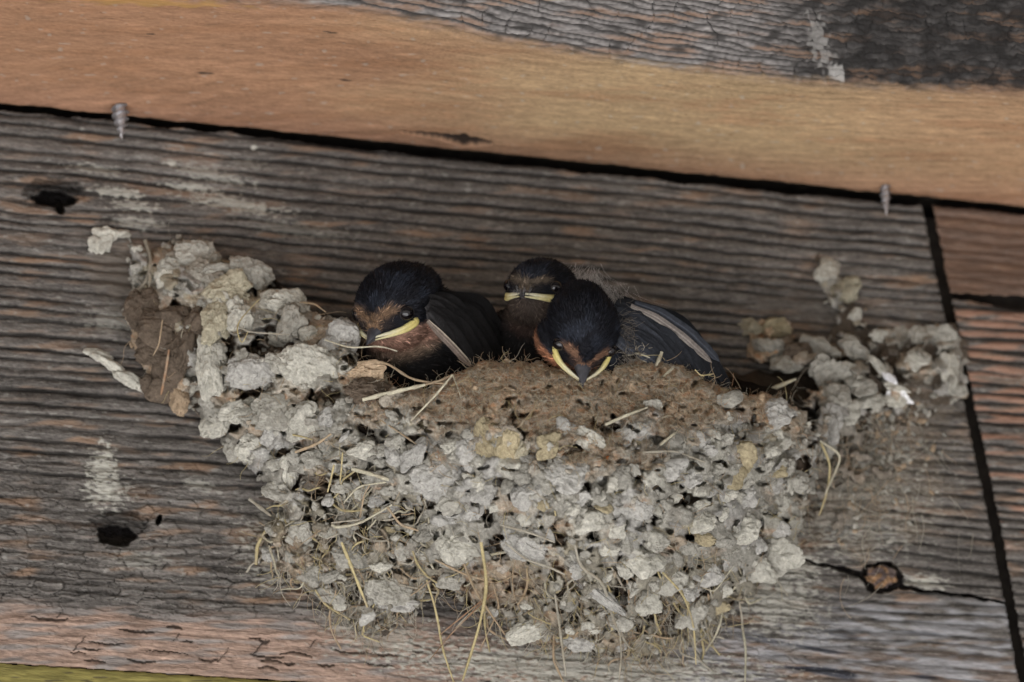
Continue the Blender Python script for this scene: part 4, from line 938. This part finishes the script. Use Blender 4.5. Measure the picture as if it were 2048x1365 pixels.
# front chick, looking down over the rim
A, WA = chick('front chick, blue-black crown towards the viewer, bill resting on the nest rim', 1167, 654, 478, 76, (.035, -.86, .51), .13,
              [((.8, -1.15, -1.9), (1.25, 1.1, 1.1)), ((2.0, -1.5, -2.7), (1.2, .75, .9)), ((.3, -.95, -.8), (.9, .85, .75))],
              dict(throat=RUST * 1.0, low=RUST * .6, fore=np.array([.22, .125, .08]), split=.34, side=-1), 1, 1.5, .9, fuzz=9000, fshift=.14)
GB = np.array([.027, .030, .037])
wing = Bag()
rw = np.random.default_rng(21)
def fan(bag, n, b0, b1, m0, m1, t0, t1, w0, w1, c0, c1, edge, jit=3):
    for i in range(n):
        a = i / (n - 1); lp = lambda p, q: tuple(p[k] * (1 - a) + q[k] * a + (rw.normal(0, jit) if k < 2 else 3.0 * i) for k in range(3))
        feather(bag, [lp(b0, b1), lp(m0, m1), lp(t0, t1)], w0 * (1 - a) + w1 * a, (np.array(c0) * (1 - a) + np.array(c1) * a) * rw.uniform(.75, 1.25), edge, tipr=.7)
# flight feathers, then the covert rows over them
fan(wing, 9, (1245, 596, 388), (1240, 668, 430), (1370, 640, 350), (1305, 708, 392), (1462, 782, 300), (1352, 760, 372), 15, 13, GB * .5, GB * 1.1, GB * 1.9)
fan(wing, 7, (1236, 602, 402), (1232, 672, 438), (1285, 618, 392), (1268, 690, 428), (1345, 660, 372), (1310, 728, 405), 13, 12, GB * .9, GB * 1.4, GB * 2.4)
fan(wing, 6, (1228, 606, 425), (1226, 668, 452), (1252, 618, 420), (1246, 686, 446), (1285, 640, 408), (1270, 708, 436), 11, 11, GB * .8, GB * 1.5, GB * 2.6)
feather(wing, [(1262, 612, 424), (1312, 634, 402), (1368, 674, 378), (1424, 726, 346)], 7, np.array([.17, .15, .135]), np.array([.30, .27, .24]), tipr=.8)
feather(wing, [(1270, 606, 420), (1320, 624, 400), (1380, 664, 372), (1440, 724, 340)], 9, GB * 1.2, GB * 2.2, tipr=.8)
wing.build('wing', M_FEATH, A)
def tuft(root, n, cx, cy, d, sx, sy, L0, ang, spread, col, name='down', wd=1.2):
    b = Bag()
    for _ in range(n):
        x, y = RNG.normal(cx, sx), RNG.normal(cy, sy); a = ang + RNG.normal(0, spread); L_ = L0 * RNG.uniform(.5, 1.2); cv = RNG.normal(0, .5)
        ts = np.linspace(0, 1, 5); th = a + cv * ts
        v, f = tube(P(x + np.cumsum(np.cos(th)) * L_ / 5, y - np.cumsum(np.sin(th)) * L_ / 5, d + RNG.normal(0, 8) + RNG.uniform(-20, 20) * ts), wd * .5 * K * (1 - .6 * ts), 3)
        b.add(v, f, np.asarray(col) * RNG.uniform(.6, 1.2))
    o = b.build(name, M_FEATH, root); o['kind'] = 'stuff'
tuft(A, 220, 1244, 675, 452, 9, 28, 24, -.3, .8, (.17, .15, .13), 'neck_down')
tuft(A, 60, 1266, 705, 446, 14, 8, 16, .5, 1.2, (.30, .27, .22), 'shoulder_down', 2)
# left chick, in profile towards the left
B_, WB = chick('left chick with one shiny eye and rusty throat, wing folded beside it', 792, 604, 270, 86, (-.5, -.47, .73), -.02,
              [((1.35, -1.0, -1.0), (1.25, .95, 1.0)), ((.3, -1.4, -.7), (1.15, .9, .8)), ((2.1, -1.1, -1.4), (1.1, .8, .9))],
              dict(throat=np.array([.29, .17, .125]), low=BUFF * .8, fore=TAN * .75), 2, 1.1, .9, fuzz=9000)
wing = Bag()
DK = np.array([.012, .0115, .012])
fan(wing, 8, (868, 590, 290), (864, 622, 322), (960, 610, 262), (905, 672, 312), (1018, 705, 222), (955, 745, 292), 16, 15, DK * .7, DK * 1.1, DK * 2.4)
fan(wing, 6, (862, 590, 312), (858, 628, 334), (905, 606, 304), (880, 652, 326), (950, 645, 286), (915, 700, 316), 14, 13, DK, DK * 1.3, DK * 2.6)
fan(wing, 4, (858, 592, 326), (856, 622, 340), (878, 602, 322), (868, 638, 336), (908, 622, 314), (886, 662, 330), 11, 11, DK * 1.2, DK * 1.7, DK * 3.2)
feather(wing, [(855, 642, 352), (876, 664, 350), (906, 694, 342), (943, 735, 330)], 7, np.array([.15, .12, .10]), np.array([.42, .37, .30]), tipr=.85, edgeside=-1)
wing.build('wing', M_FEATH, B_)
# rear chick, peering out between the two
C_, WC = chick('rear chick, half hidden behind the front one, pale down rising from its nape', 1084, 580, 300, 74, (-.42, .12, .9), 0.04,
              [((-.2, -1.5, -.9), (1.4, 1.2, 1.1)), ((-1.0, -1.7, -1.0), (1.2, 1.1, 1.0)), ((1.2, -1.0, -1.5), (1.5, 1.1, 1.1))],
              dict(throat=np.array([.055, .042, .034]), low=np.array([.05, .03, .024]), fore=np.array([.12, .095, .07])), 3, .62, 1.05, fuzz=8000)
tuft(C_, 1100, 1190, 580, 300, 24, 14, 84, -1.75, .5, (.62, .60, .59), 'down', .8)
tuft(C_, 800, 1172, 555, 290, 16, 14, 92, -1.95, .4, (.62, .60, .59), 'down', .8)
tuft(C_, 50, 1045, 588, 372, 12, 4, 14, 1.57, .7, (.25, .25, .26), 'bristles', 1.0)
tuft(B_, 50, 742, 648, 345, 14, 6, 14, 2.2, .6, (.16, .12, .09), 'bristles', 1.0)
print('done', len(bpy.data.objects))
